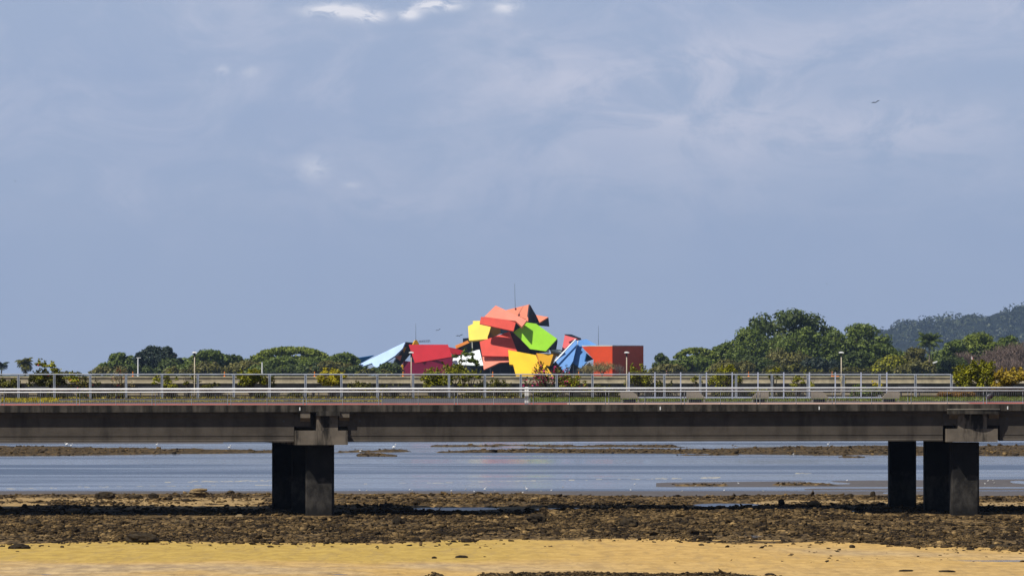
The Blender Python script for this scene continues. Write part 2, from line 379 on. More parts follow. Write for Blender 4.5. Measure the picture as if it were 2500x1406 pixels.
reef = np.maximum(reef, bar([(900, 1092), (960, 1087), (1250, 1084.5), (1560, 1084), (1800, 1086.5), (1830, 1092)], [(900, 1090), (960, 1089), (1300, 1090), (1560, 1091), (1800, 1090), (1830, 1089)], 51, 1.0, 0.45))
reef = np.maximum(reef, bar([(810, 1104), (840, 1100.5), (980, 1097), (1020, 1103)], [(810, 1103), (840, 1103.5), (980, 1102), (1020, 1101)], 61, .8))
reef = np.maximum(reef, bar([(862, 1115), (875, 1106), (900, 1105), (960, 1110), (985, 1115)], [(862, 1112), (875, 1113), (960, 1113.5), (985, 1113)], 63, .8))
reef = np.maximum(reef, bar([(1630, 1190), (1650, 1182.5), (1720, 1179.5), (1770, 1183), (1780, 1190)], [(1630, 1184), (1650, 1186), (1770, 1186), (1780, 1184)], 65, .7))
reef = np.maximum(reef, bar([(1890, 1188), (1900, 1180), (1970, 1177), (2040, 1181), (2055, 1188)], [(1890, 1184), (1900, 1184.5), (2040, 1184), (2055, 1182)], 67, .7))
reef = np.maximum(reef, .9 * bar([(1640, 1112), (1660, 1108.5), (1790, 1106.5), (1830, 1112)], [(1640, 1108), (1660, 1110), (1790, 1110), (1830, 1108)], 69, .6))
reef = np.maximum(reef, .9 * bar([(2040, 1118), (2055, 1113), (2110, 1113), (2130, 1118)], [(2040, 1113), (2055, 1116), (2110, 1115.6), (2130, 1113)], 71, .6))
# mud banks
mud = sstep(V, 1195.5, 1197.5) * (1 - sstep(V, vt - 2, vt + 3))
mud = np.maximum(mud, sstep(U, 1380, 1650) * sstep(V, lerp(U, [(1400, 1176), (1700, 1174), (2100, 1170), (2500, 1166)]), lerp(U, [(1400, 1178), (1700, 1176), (2100, 1172), (2500, 1169)])) * (1 - sstep(V, 1186, 1188.5)))
mud = np.maximum(mud, sstep(U, 1800, 2000) * sstep(V, 1190, 1191.2) * (1 - sstep(V, 1194, 1195.5)))
mud = np.maximum(mud, sstep(U, 1350, 1900) * sstep(V, 1088, 1090) * (1 - sstep(V, 1096, 1100)))
mud = np.maximum(mud, .95 * (1 - sstep(U, 500, 900)) * (1 - sstep(V, 1081, 1083)))
mud = np.maximum(mud, (1 - sstep(U, 900, 1250)) * sstep(V, 1087.5, 1089.5) * (1 - sstep(V, 1094, 1096)) * .9)
mud = mud * sstep(fbm(Xg / 9, Dg / 40, 77) + .25, .42, .55)
land = sstep(V, vt - 9, vt - 3)
sand = sstep(V + e1, vb - 5, vb + 3)
H = -0.55 + 0 * V
H = np.maximum(H, np.where(mud > 0.02, -0.55 + 0.535 * mud, -9))
H = H * (1 - land) + land * np.maximum(H, -0.022 + 0.05 * sstep(V, 1206, 1222))
ridge = 1 - np.abs(2 * n_mid - 1)
H = H + rock * (0.05 + 0.20 * (n_big - .4) + 0.12 * (n_fin - .4) + 0.08 * (ridge - .6)) * land
H = H + sand * land * (0.03 * (n_big - .5) + 0.02 * (n_mid - .5))
H = np.maximum(H, np.where(reef > 0.03, -0.5 + reef * (0.56 + .22 * (n_mid - .5) + .25 * (n_fin - .5)), -9))
# shallow channel under the bridge, a low bank in front of it towards the right
ch = sstep(Dg, 370, 373) * (1 - sstep(Dg, 386, 398)) * (1 - .85 * sstep(U, 1280, 1340) * (1 - sstep(U, 2600, 2800)))
H = H - 0.25 * ch
bank = np.exp(-((Dg - 366) / 3.0) ** 2) * sstep(U, 1260, 1340)
H = H + bank * (0.30 + .2 * (n_fin - .5))
apron = sstep(Dg, 361, 364) * (1 - sstep(Dg, 371, 373)) * (1 - sstep(U, 1260, 1340) * (1 - sstep(U, 2050, 2120)))
H = H * (1 - apron) + np.minimum(H, -0.03) * apron
H = np.where((Dg > 366) & (Dg < 404), np.maximum(H, W0 + .012), H)
# tide pools: real dips below the water level
pools = np.zeros_like(H)
for (pu, pv, pw, ph) in [(1775, 1232, 95, 6.0), (1985, 1247.5, 120, 5.5), (1110, 1239, 100, 4.0), (1385, 1241, 70, 3.5), (1760, 1308, 22, 4.5), (1842, 1308, 30, 4.5), (2475, 1240, 60, 2.6),
                         (1930, 1308, 14, 2), (2000, 1307, 16, 2), (2500, 1367, 175, 4.4), (120, 1400, 40, 2), (470, 1403, 60, 2), (830, 1400, 30, 3), (905, 1404, 26, 2), (640, 1396, 30, 1.2), (300, 1394, 50, 1.2), (740, 1404, 40, 1.6), (20, 1390, 40, 1.4), (980, 1401, 20, 1.2)]:
    q = ((U - pu) / pw) ** 2 + ((V - pv + (n_mid - .5) * 2.5) / ph) ** 2
    pools = np.maximum(pools, 1 - sstep(q + (n_fin - .5) * .35, .7, 1.3))
H = np.where(pools > 0, H * (1 - pools) + (-0.16) * pools, H)
H = np.where((pools <= 0) & (land > .9) & (ch < .05), np.maximum(H, W0 + .02), H)
ripple = np.sin((Dg * 1.5 + 6 * n_mid + Xg * .12) * 2.4) * .5
H = H + np.where(land > .5, sand * sstep(V, 1372, 1382) * .012 * ripple, 0)
H = H + GZ
rows, cols = H.shape
co = np.stack([Xg, Dg, H], -1).reshape(-1, 3)
ii = np.arange(rows * cols).reshape(rows, cols)
quads = np.stack([ii[:-1, :-1], ii[:-1, 1:], ii[1:, 1:], ii[1:, :-1]], -1).reshape(-1, 4)
me = bpy.data.meshes.new('ground')
me.vertices.add(len(co)); me.vertices.foreach_set('co', co.astype(np.float32).ravel())
me.loops.add(quads.size); me.loops.foreach_set('vertex_index', quads.astype(np.int32).ravel())
me.polygons.add(len(quads)); me.polygons.foreach_set('loop_start', np.arange(0, quads.size, 4, dtype=np.int32))
me.polygons.foreach_set('use_smooth', np.ones(len(quads), dtype=bool)); me.update(calc_edges=True)
mustard = (1 - sstep(U, 1050, 1600)) * (1 - sstep(V + (n_edge - .5) * 14, 1364, 1378)) * sand
pinkish = sstep(V + (n_edge - .5) * 22, 1366, 1386) * (1 - .75 * sstep(U, 1000, 1700)) * sand + .8 * np.exp(-((V - lerp(U, [(1700, 1332), (2100, 1352), (2500, 1362)])) / 9) ** 2) * sstep(U, 1750, 2100) * sand
wet = np.clip(sandy + pools + .0 * V, 0, 1)
zc = np.stack([np.maximum(rock, reef), np.where(land > .5, 0, 1) * (1 - reef) + mud * (1 - rock), mustard, np.clip(pinkish, 0, 1)], -1).reshape(-1, 4)
at = me.color_attributes.new('zone', 'FLOAT_COLOR', 'POINT'); at.data.foreach_set('color', np.clip(zc, 0, 1).astype(np.float32).ravel())
at2 = me.attributes.new('wet', 'FLOAT', 'POINT'); at2.data.foreach_set('value', wet.astype(np.float32).ravel())
def shore_mat():
    m, t, b, out = bsdf('tidal_flat')
    g = t.n('ShaderNodeNewGeometry').outputs['Position']
    a = t.n('ShaderNodeAttribute', attribute_name='zone'); sp = t.n('ShaderNodeSeparateColor', {0: a.outputs['Color']})
    wt = t.n('ShaderNodeAttribute', attribute_name='wet').outputs['Fac']
    n1 = t.noise(t.mapping(g, (1.1, 0.40, 1)), 1.0, 7, 0.68); n2 = t.noise(t.mapping(g, (2.3, .42, 2)), 1.0, 7, 0.72); n3 = t.noise(t.mapping(g, (.12, .09, 1)), 1.0, 4, 0.55)
    sandc = t.mix(t.smooth(n1, .3, .7), (0.40, 0.25, 0.082), (0.54, 0.35, 0.122))
    must = t.mix(t.smooth(n1, .3, .7), (0.36, 0.24, 0.058), (0.48, 0.33, 0.088))
    pink = t.mix(t.smooth(n1, .35, .65), (0.29, 0.21, 0.125), (0.50, 0.36, 0.19))
    c = t.mix(sp.outputs[2], sandc, must); c = t.mix(t.math('MULTIPLY', a.outputs['Alpha'], t.smooth(n3, .25, .6)), c, pink)
    c = t.mix(t.math('MULTIPLY', t.smooth(t.noise(t.mapping(g, (1.2, .5, 1)), 1.0, 7, .72), .60, .72), .55), c, (0.20, 0.13, 0.055))
    rp = t.noise(t.mapping(g, (2.4, .26, 1)), 1.0, 6, .7, .5); rp2 = t.noise(t.mapping(g, (1.1, .11, 1), (7, 3, 0)), 1.0, 5, .65, .3)
    c = t.mix(t.math('MULTIPLY', t.smooth(rp, .50, .66), .34), c, (0.21, 0.14, 0.062)); c = t.mix(t.math('MULTIPLY', t.smooth(rp2, .50, .68), .28), c, (0.25, 0.18, 0.10))
    c = t.mix(t.math('MULTIPLY', wt, .6), c, (0.19, 0.15, 0.10))
    mudc = t.mix(t.smooth(n1, .3, .7), (0.085, 0.078, 0.080), (0.11, 0.10, 0.10))
    c = t.mix(sp.outputs[1], c, mudc)
    rk = t.ramp(t.math('ADD', t.math('MULTIPLY', n2, .62), t.math('MULTIPLY', n1, .38)), [(.36, (0.012, 0.009, 0.005)), (.45, (0.045, 0.03, 0.014)), (.53, (0.13, 0.085, 0.036)), (.64, (0.34, 0.22, 0.09))])
    py = t.n('ShaderNodeSeparateXYZ', {0: g}).outputs[1]
    rk = t.mix(t.math('MULTIPLY', t.smooth(py, 440.0, 520.0), .55), rk, (0.035, 0.025, 0.014))      # the outer bars carry a coat of dark weed
    edge = t.smooth(t.math('ADD', sp.outputs[0], t.math('MULTIPLY', t.math('SUBTRACT', n2, .5), 1.1)), .35, .6)
    c = t.mix(edge, c, rk)
    t.t.links.new(c, b.inputs['Base Color'])
    rgh = t.n('ShaderNodeMapRange', {0: t.math('MAXIMUM', sp.outputs[1], wt), 1: 0.0, 2: 1.0, 3: 0.9, 4: 0.75}).outputs[0]
    t.t.links.new(rgh, b.inputs['Roughness']); b.inputs['Specular IOR Level'].default_value = 0.12
    rip = t.n('ShaderNodeTexWave', {'Vector': t.mapping(g, (.10, .55, 0)), 'Scale': 1.0, 'Distortion': 7.0, 'Detail': 4.0, 'Detail Scale': 1.2}, wave_type='BANDS', bands_direction='Y').outputs[1]
    n1 = t.math('ADD', n1, t.math('MULTIPLY', t.math('SUBTRACT', rip, .5), .9))
    hh = t.math('ADD', t.math('MULTIPLY', n2, t.math('ADD', .12, t.math('MULTIPLY', sp.outputs[0], 1.0))), t.math('MULTIPLY', n1, .25))
    bp = t.n('ShaderNodeBump', {'Height': hh, 'Strength': 0.5, 'Distance': 0.3}); t.t.links.new(bp.outputs[0], b.inputs['Normal'])
    return m
ground = link_mesh('ground', me, shore_mat()); tag(ground, kind='structure')
def ground_z(x, d):
    i = int(np.clip(np.searchsorted(ds, d), 1, rows - 1)); k = int(np.clip(np.searchsorted(ks, x / d), 0, cols - 1))
    return float(max(H[i, k], H[i - 1, k]))

# rubble strewn over the rock flat and reefs
rng = np.random.default_rng(7)
def ico():
    p = (1 + 5 ** .5) / 2
    v = np.array([(-1, p, 0), (1, p, 0), (-1, -p, 0), (1, -p, 0), (0, -1, p), (0, 1, p), (0, -1, -p), (0, 1, -p), (p, 0, -1), (p, 0, 1), (-p, 0, -1), (-p, 0, 1)]) / math.hypot(1, p)
    f = np.array([(0, 11, 5), (0, 5, 1), (0, 1, 7), (0, 7, 10), (0, 10, 11), (1, 5, 9), (5, 11, 4), (11, 10, 2), (10, 7, 6), (7, 1, 8), (3, 9, 4), (3, 4, 2), (3, 2, 6), (3, 6, 8), (3, 8, 9), (4, 9, 5), (2, 4, 11), (6, 2, 10), (8, 6, 7), (9, 8, 1)])
    return v, f
def rubble():
    iv, fi = ico()
    k_ = rng.uniform(-.112, .112, 230000); v_ = np.concatenate([rng.uniform(1196, 1420, 190000), rng.uniform(1080, 1196, 40000)])
    d_ = F * HG / (v_ - YH)
    i = np.clip(np.searchsorted(ds, d_), 0, rows - 1); j = np.clip(np.searchsorted(ks, k_), 0, cols - 1)
    wgt = np.maximum(rock, reef)[i, j] * (.18 + 1.25 * sstep(.6 * n_big[i, j] + .4 * n_mid[i, j], .36, .60)) * (1 - pools[i, j]) * (1 - .75 * apron[i, j]) * (.25 + .75 * sstep(V[i, j] - vt[i, j], 0, 8) + (V[i, j] < 1190) * .75)
    wgt = np.maximum(wgt, .10 * (sand * land)[i, j] * np.exp(-np.maximum(V[i, j] - vb[i, j], 0) / 6.0) * sstep(n_edge[i, j], .42, .6))
    wgt = np.maximum(wgt, .012 * (sand * land)[i, j] * sstep(U[i, j], 1500, 2300) * (V[i, j] < 1375))
    keep = rng.random(len(k_)) < wgt * .7
    k_, d_, i, j = k_[keep], d_[keep], i[keep], j[keep]; n = len(k_)
    far = d_ > 480
    r_ = np.exp(rng.normal(-2.72, .46, n)) * np.where(far, 1.35, 1.0)
    r_ = np.clip(r_, .03, .26) * np.where(d_ < 285, .55, 1.0)
    sc = np.stack([r_ * rng.uniform(.8, 1.9, n), r_ * rng.uniform(.8, 1.6, n), r_ * rng.uniform(.3, .75, n)], -1)
    vs = iv[None] * (1 + rng.uniform(-.42, .42, (n, 12, 1))) * sc[:, None, :]
    a = rng.uniform(0, 6.28, n); ca, sa = np.cos(a)[:, None], np.sin(a)[:, None]
    x, y, z = vs[..., 0], vs[..., 1], vs[..., 2]
    tilt = rng.normal(0, .3, n)[:, None]; z = z + x * tilt
    vs = np.stack([x * ca - y * sa, x * sa + y * ca, z], -1) + np.stack([k_ * d_, d_, H[i, j] + sc[:, 2] * .3], -1)[:, None, :]
    tri = vs[:, fi]                                     # n,20,3,3
    allv = vs.reshape(-1, 3); ff = (fi[None] + (np.arange(n) * 12)[:, None, None]).reshape(-1, 3)
    me = bpy.data.meshes.new('rubble'); me.vertices.add(len(allv)); me.vertices.foreach_set('co', allv.astype(np.float32).ravel())
    me.loops.add(ff.size); me.loops.foreach_set('vertex_index', ff.astype(np.int32).ravel())
    me.polygons.add(len(ff)); me.polygons.foreach_set('loop_start', np.arange(0, ff.size, 3, dtype=np.int32)); me.update(calc_edges=True)
    return link_mesh('rubble', me, rock_mat('weedy_rock', [(.0, (0.010, 0.007, 0.004)), (.34, (0.024, 0.016, 0.008)), (.62, (0.085, 0.055, 0.023)), (.86, (0.20, 0.13, 0.055)), (1.0, (0.36, 0.24, 0.10))]))
def rock_mat(name, stops):
    m, t, b, out = bsdf(name)
    g = t.n('ShaderNodeNewGeometry'); n1 = t.noise(g.outputs['Position'], 3.0, 5, .65)
    big = t.smooth(t.noise(t.mapping(g.outputs['Position'], (.42, .20, 1)), 1.0, 6, .72), .36, .66)
    f = t.math('ADD', t.math('MULTIPLY', g.outputs['Random Per Island'], .34), t.math('ADD', t.math('MULTIPLY', t.math('SUBTRACT', n1, .45), .7), t.math('MULTIPLY', big, .62)))
    t.t.links.new(t.ramp(f, stops), b.inputs['Base Color']); b.inputs['Roughness'].default_value = .85; b.inputs['Specular IOR Level'].default_value = .1
    bp = t.n('ShaderNodeBump', {'Height': t.noise(g.outputs['Position'], 9, 5, .7), 'Strength': .6, 'Distance': .06}); t.t.links.new(bp.outputs[0], b.inputs['Normal'])
    return m
tag(rubble(), kind='stuff', label='brown rubble and seaweed strewn over the tidal rock flat')
M['boulder'] = rock_mat('dark_boulder', [(.0, (0.012, 0.010, 0.007)), (.5, (0.03, 0.022, 0.013)), (1.0, (0.09, 0.065, 0.035))])
M['tan_boulder'] = rock_mat('tan_boulder', [(.0, (0.07, 0.05, 0.028)), (.5, (0.16, 0.115, 0.06)), (1.0, (0.32, 0.23, 0.12))])
def boulder(u, v, wpx, hpx, label, mat='boulder', seed=0, slab=False):
    d_ = F * HG / (v - YH); x = X(u, d_); s_ = d_ / F; z0 = ground_z(x, d_); rr = random.Random(seed + int(u))
    rw, rh = wpx * s_ / 2, hpx * s_
    mb = MB()
    if slab:
        for q in range(3):
            mb.ell((x + rr.uniform(-.2, .2) * rw, d_ + rr.uniform(-.1, .3), z0 + rh * (.25 + .3 * q)), (rw * (1 - .12 * q), rw * .6, rh * .22), 14, 6, jit=.16, rng=rr, rot=Matrix.Rotation(rr.uniform(-.06, .06), 3, 'Y'))
    else:
        mb.ell((x, d_, z0 + rh * .35), (rw, rw * .8, rh * .68), 16, 9, jit=.17, rng=rr)
        for q in range(4):
            mb.ell((x + rr.uniform(-.75, .75) * rw, d_ - rw * .3, z0 + rh * rr.uniform(.1, .4)), (rw * rr.uniform(.25, .5), rw * .4, rh * rr.uniform(.2, .45)), 10, 6, jit=.2, rng=rr)
    o = mb.build('boulder', M[mat], loc=(x, d_, z0)); return tag(o, label, 'boulder', 'boulders on the tidal flat')
for a in [(256, 1219, 48, 17, 'low dark boulder left of the stacked slabs, near the water'), (330, 1219, 40, 9, 'flat dark boulder between low boulder and stacked rock slabs'),
          (375, 1218, 26, 12, 'small squarish dark boulder just left of stacked slabs'), (563, 1209, 20, 9, 'small dark boulder right of the stacked rock slabs'),
          (345, 1325, 80, 20, 'wide dark seaweedy boulder at the edge of the yellow sand'), (60, 1240, 16, 12, 'dark boulder at far left of the rock flat'),
          (80, 1287, 34, 14, 'dark boulder below the bridge shadow at far left'), (972, 1283, 30, 17, 'angular dark boulder right of the left bridge pier'),
          (1908, 1236, 17, 14, 'round dark boulder beside the long blue tide pool'), (2131, 1214, 13, 14, 'upright dark boulder left of the right bridge pier'),
          (2075, 1219, 18, 9, 'low dark boulder near the upright boulder by right pier'), (48, 1340, 52, 12, 'flat dark boulder lying alone on yellow sand at left'),
          (1535, 1288, 44, 22, 'brown hump-shaped boulder in mid rock flat'), (1310, 1278, 50, 20, 'broad boulder where the bridge shadow ends'),
          (1985, 1237, 34, 10, 'low tan boulder right of round dark boulder', 'tan_boulder'), (585, 1270, 22, 10, 'pale tan boulder just below bridge shadow, left of pier', 'tan_boulder'),
          (432, 1280, 12, 8, 'small pale boulder in rubble left of left pier', 'tan_boulder'), (2392 - 200, 1335, 18, 8, 'dark stone on sand under the right pier'),
          (2080, 1338, 14, 8, 'small dark stone on sand left of right pier')]:
    boulder(*a)
boulder(482, 1217, 54, 20, 'stack of flat layered rock slabs on the rock flat', 'tan_boulder', 3, slab=True)
# clumps of weed left on the sand
for a in [(1127, 1362, 30, 6, 'clump of dark seaweed on open sand at centre'), (1060, 1364, 12, 5, 'small dark seaweed clump left of the central clump'), (2212, 1395, 34, 4, 'long dark seaweed strip on sand at lower right'),
          (2310, 1397, 40, 4, 'thin dark seaweed strip beside the strip at lower right'), (1880, 1404, 24, 5, 'dark seaweed tuft at the bottom edge right of front rocks'), (2440, 1342, 50, 10, 'wide dark weed heap at right edge of the sand')]:
    o = boulder(*a); o.name = 'seaweed_clump'; o['category'] = 'seaweed'; o['group'] = 'seaweed clumps on the sand'

# foam lines of small breaking ripples
fm = []
for (u0, u1, v0, v1, n) in [(405, 660, 1174.6, 1171, 40), (20, 140, 1191, 1189, 8), (180, 660, 1187, 1182.5, 22), (1200, 1700, 1173, 1165.5, 40), (1715, 1762, 1165, 1163.2, 30), (1945, 1975, 1154, 1153.4, 12), (880, 1200, 1179, 1174, 18)]:
    q = rng.random(n); uu = u0 + (u1 - u0) * q; vv = v0 + (v1 - v0) * q + rng.normal(0, .7, n)
    for a, b in zip(uu, vv):
        d_ = F * HG / (b - YH); x = X(a, d_); l = rng.uniform(.08, .32); h = rng.uniform(.008, .035)
        fm.append([(x - l, d_, WZ), (x + l, d_ + .05, WZ), (x + l * .8, d_ + .1, WZ + h), (x - l * .8, d_ + .05, WZ + h)])
tag(mesh_np('foam', np.array(fm), 4, painted('sea_foam', (0.34, 0.32, 0.27), .8, .08, 3)), kind='stuff', label='broken lines of foam where small ripples break')

# ------------------------------------------------------------------ near viaduct
XL, XR = X(-1000, D), X(3500, D)
def zd(x, wv): return 7.0 + 0.02 * wv + GRADE * x
def zn(v): return HC - (v - YH) * D / F            # height read at the bridge face
DW = 22.0
root = thing('viaduct', 'weathered concrete viaduct carrying a promenade across the frame', 'bridge', (0, D, 0))
mb = MB()
prof = [(0, zn(1004.5)), (0, 7.0), (DW, 7.0 + .02 * DW), (DW, 7.0 + .02 * DW - .45), (DW - 3, 6.55), (3, 6.45), (0.9, zn(1003))]
mb.extrude([(XL, D + a, b) for a, b in prof], (XR - XL, 0, 0)); mb.build('deck_slab', M['deck_edge'], root, grade=True, fix=True)
mb = MB()                                         # slim kerb lip along the deck edge
mb.box(XL, XR, D + .02, D + .26, 7.008, 7.03); mb.build('kerb', M['bench'], root, grade=True)
def girder(u0, u1, wv, name='girder'):
    zt, zb = zn(1003) + .02, zn(1078)
    pr = [(0.10, zt), (0.10, zn(1012)), (0.22, zn(1020)), (0.22, zn(1063)), (0.245, zn(1065)), (0.245, zn(1072.5)), (0.20, zn(1074)), (0.20, zb), (1.3, zb), (1.3, zn(1069)), (1.08, zn(1058)), (1.08, zt)]
    m_ = MB().extrude([(X(u0, D), D + wv + a, b) for a, b in pr], (X(u1, D) - X(u0, D), 0, 0))
    return m_
OV = 0.22
for j, wv in enumerate((OV, 6.0, 12.0, 18.5)):
    for (u0, u1) in ((-990, 717), (848, 2303), (2442, 3490)):
        sh = -.17 * wv * F / D if j else 0
        g = girder(u0 + sh, u1 + sh, wv).build('girder', M['girder'], root, grade=True, fix=True)
        if j == 0:
            for hu, hv in ((692, 1027), (878, 1027), (2276, 1023), (2460, 1024)):
                if u0 < hu < u1: MB().tube([(X(hu, D), D + wv + .216, zn(hv)), (X(hu, D), D + wv + .26, zn(hv))], .07, 10).build('drain_hole', M['dark_steel'], g, grade=True)
for (a0, a1) in ((717.2, 758), (816, 847.8), (2303.2, 2341), (2411, 2441.8)):      # notched girder ends over the crosshead ledge
    MB().box(X(a0, D), X(a1, D), D + .43, D + 1.1, zn(1040), zn(1003) + .01).build('girder_nib', M['girder'], root, grade=True)
# deck rim drain scuppers
for du in (732, 1612, 2000, 2460): MB().box(X(du, D) - .035, X(du, D) + .035, D - .03, D - .002, zn(1001), zn(993)).build('scupper', M['white'], root, grade=True)
def pier(uc, cap_l, cap_r, cap_t, cap_b, blk, brk, round_lip):
    z = lambda v: zn(v)
    mb = MB()
    # crosshead running back under the deck, skewed to the left
    x0, x1 = X(cap_l, D), X(cap_r, D)
    f0 = D + .12
    def prism(xa, xb, za, zb, y0, y1):
        s0 = -.17 * (y0 - D); s1 = -.17 * (y1 - D)
        mb.add([(xa + s0, y0, za), (xb + s0, y0, za), (xb + s1, y1, za), (xa + s1, y1, za), (xa + s0, y0, zb), (xb + s0, y0, zb), (xb + s1, y1, zb), (xa + s1, y1, zb)],
               [(3, 2, 1, 0), (4, 5, 6, 7), (0, 1, 5, 4), (1, 2, 6, 5), (2, 3, 7, 6), (3, 0, 4, 7)])
    prism(x0, x1, z(cap_b), z(cap_t), f0, D + 20.3)
    cap = mb.build('crosshead', M['cap'], root, grade=True)
    mb = MB(); xa, xb = X(blk[0], D), X(blk[1], D)
    prism(xa, xb, z(cap_t) + .004, z(blk[2]), f0 + .10, D + 20)
    mb.build('pedestal', M['cap'], cap, grade=True)
    mb = MB()
    prism(x0 - .02, X(brk[0][0], D) - .2, z(cap_t), z(1004), D + 1.0, D + 3); prism(X(brk[1][1], D) - .5, x1 + .3, z(cap_t), z(1004), D + 1.0, D + 3)
    prism(xa - 1.2, xb + 1.0, z(cap_t) + .1, z(1004), D + 1.3, D + 19)
    mb.build('diaphragm', M['girder'], cap, grade=True)
    for (b0, b1, tv, mv, bv) in brk:                 # tapering brackets beside the pedestal
        m2 = MB(); xl, xr = X(b0, D), X(b1, D)
        pr = [(D + .06, z(tv)), (D + .06, z(mv)), (D + .75, z(bv)), (D + 1.2, z(bv)), (D + 1.2, z(tv))]
        m2.extrude([(xl, a, b) for a, b in pr], (xr - xl, 0, 0)); m2.build('bracket', M['cap'], cap, grade=True, fix=True)
    m2 = MB()
    if not round_lip:
        m2.box(xa - .06, xb + .10, D - .12, D + .6, z(blk[2]) - .06, z(1002.5)); m2.build('corbel', M['deck_edge'], cap, grade=True)
    else:
        n = 14; ca, cb = X(2312, D), X(2441, D)
        pts = [(ca + (cb - ca) * k / n, D - .42 * math.sin(math.pi * k / n)) for k in range(n + 1)]
        pl = [(x, y, z(1012)) for x, y in pts] + [(cb, D + .1, z(1012)), (ca, D + .1, z(1012))]
        m2.extrude(pl, (0, 0, z(1001.5) - z(1012))); m2.build('corbel', M['deck_edge'], cap, grade=True, fix=True)
        m2 = MB(); lip = [(x, y - .03, z(1001.5)) for x, y in pts] + [(cb, D + .1, z(1001.5)), (ca, D + .1, z(1001.5))]
        m2.extrude(lip, (0, 0, .05)); m2.build('corbel_lip', M['bench'], cap, grade=True, fix=True)
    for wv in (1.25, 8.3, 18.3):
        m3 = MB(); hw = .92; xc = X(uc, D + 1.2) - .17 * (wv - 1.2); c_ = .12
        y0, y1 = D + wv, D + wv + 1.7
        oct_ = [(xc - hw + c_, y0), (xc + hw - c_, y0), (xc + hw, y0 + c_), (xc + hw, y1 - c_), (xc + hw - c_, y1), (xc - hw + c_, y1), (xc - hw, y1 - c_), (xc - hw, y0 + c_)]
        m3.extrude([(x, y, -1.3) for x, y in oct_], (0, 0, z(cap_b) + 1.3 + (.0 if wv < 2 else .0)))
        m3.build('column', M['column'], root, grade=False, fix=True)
pier(780, 722, 850, 1050, 1085, (774, 826, 1012), [(733, 757, 1004.5, 1019, 1036), (828, 853, 1004.5, 1018, 1034)], False)
pier(2357, 2313, 2437, 1048, 1080, (2341, 2412, 1012), [(2318, 2339, 1006, 1014, 1034), (2415, 2440, 1006, 1014, 1034)], True)

# surfaces on the deck
def sheet(name, mat, u0, u1, w0, w1, lift, kind='structure'):
    x0, x1 = X(u0, D), X(u1, D); n = 24; mb = MB()
    for i in range(n):
        a = x0 + (x1 - x0) * i / n; b = x0 + (x1 - x0) * (i + 1) / n
        mb.add([(a, D + w0, 7 + .02 * w0 + lift), (b, D + w0, 7 + .02 * w0 + lift), (b, D + w1, 7 + .02 * w1 + lift), (a, D + w1, 7 + .02 * w1 + lift)], [(0, 1, 2, 3)])
    return tag(mb.build(name, mat, grade=True), kind=kind)
sheet('cycle_path', M['red_path'], -1000, 1385, .28, 4.2, .010)
sheet('cycle_path', M['pale_path'], 1385, 2372, .28, 4.2, .010)
sheet('cycle_path', M['red_path'], 2372, 3500, .28, 4.2, .010)
sheet('asphalt_path', M['asphalt'], -1000, 3500, 4.2, 17.0, .006)
sheet('verge_soil', M['soil'], -1000, 925, 8.4, 11.4, .016)
sheet('verge_soil', M['soil'], 1290, 3500, 7.4, 16.6, .016)
sheet('planting_bed', M['soil'], -1000, 3500, 17.2, 21.8, .02)
def blades(name, u0, u1, w0, w1, n, h, mat, label, seed):
    r_ = np.random.default_rng(seed); x = X(u0, D) + (X(u1, D) - X(u0, D)) * r_.random(n); wv = w0 + (w1 - w0) * r_.random(n)
    keep = fbm(x / 1.7, wv / 1.5, seed) > .34; x, wv = x[keep], wv[keep]; n = len(x)
    z = 7.016 + .02 * wv + GRADE * x; a = r_.uniform(0, 3.14, n); hh = h * r_.uniform(.4, 1.1, n); wd = r_.uniform(.02, .05, n); lx = r_.normal(0, .35, n) * hh; ly = r_.normal(0, .35, n) * hh
    p0 = np.stack([x - wd * np.cos(a), D + wv - wd * np.sin(a), z], -1); p1 = np.stack([x + wd * np.cos(a), D + wv + wd * np.sin(a), z], -1); p2 = np.stack([x + lx, D + wv + ly, z + hh], -1)
    return tag(mesh_np(name, np.stack([p0, p1, p2], 1), 3, mat), label=label, kind='stuff')
blades('grass', -300, 925, 8.4, 11.4, 9000, .07, M['dry_grass'], 'dry yellow grass strip beside the promenade', 3)
blades('grass', 1290, 2800, 7.5, 16.5, 24000, .13, M['grass'], 'short green lawn on the right half of the promenade', 4)
blades('grass', 60, 1300, 17.2, 21.6, 3500, .12, M['dry_grass'], 'tufts of dry grass in the planting bed', 5)
blades('ground_cover', -260, 106, 8.0, 13.0, 5000, .24, M['f_yellow'], 'yellow leafy ground cover at the left end of the promenade', 6)

# front railing
xr0, xr1 = X(-420, D), X(2990, D); yr = D + .14
rl = thing('railing', 'white double-bar railing along the near edge of the viaduct', 'railing', (0, yr, 7.0))
MB().tube([(xr0, yr - .06, 7 + 1.06), (xr1, yr - .06, 7 + 1.06)], .058, 10).build('top_rail', M['rail'], rl, grade=True, smooth=True)
MB().tube([(xr0, yr - .15, 7 + .865), (xr1, yr - .15, 7 + .865)], .036, 10).build('lower_rail', M['rail'], rl, grade=True, smooth=True)
k = 0
PITCH = 92.3
for i in range(-5, 31):
    u = 98 + PITCH * i
    for du in ((-4, 4) if i % 2 else (0,)):
        x = X(u + du, D)
        m_ = MB(); m_.tube([(x, yr + .02, 6.96), (x, yr + .02, 7.80), (x + .04, yr - .04, 7.99)], .028, 6); m_.box(x - .07, x + .07, yr - .06, yr + .08, 6.90, 6.99)
        m_.build('post', M['rail_post'], rl, grade=True)
panel0 = None
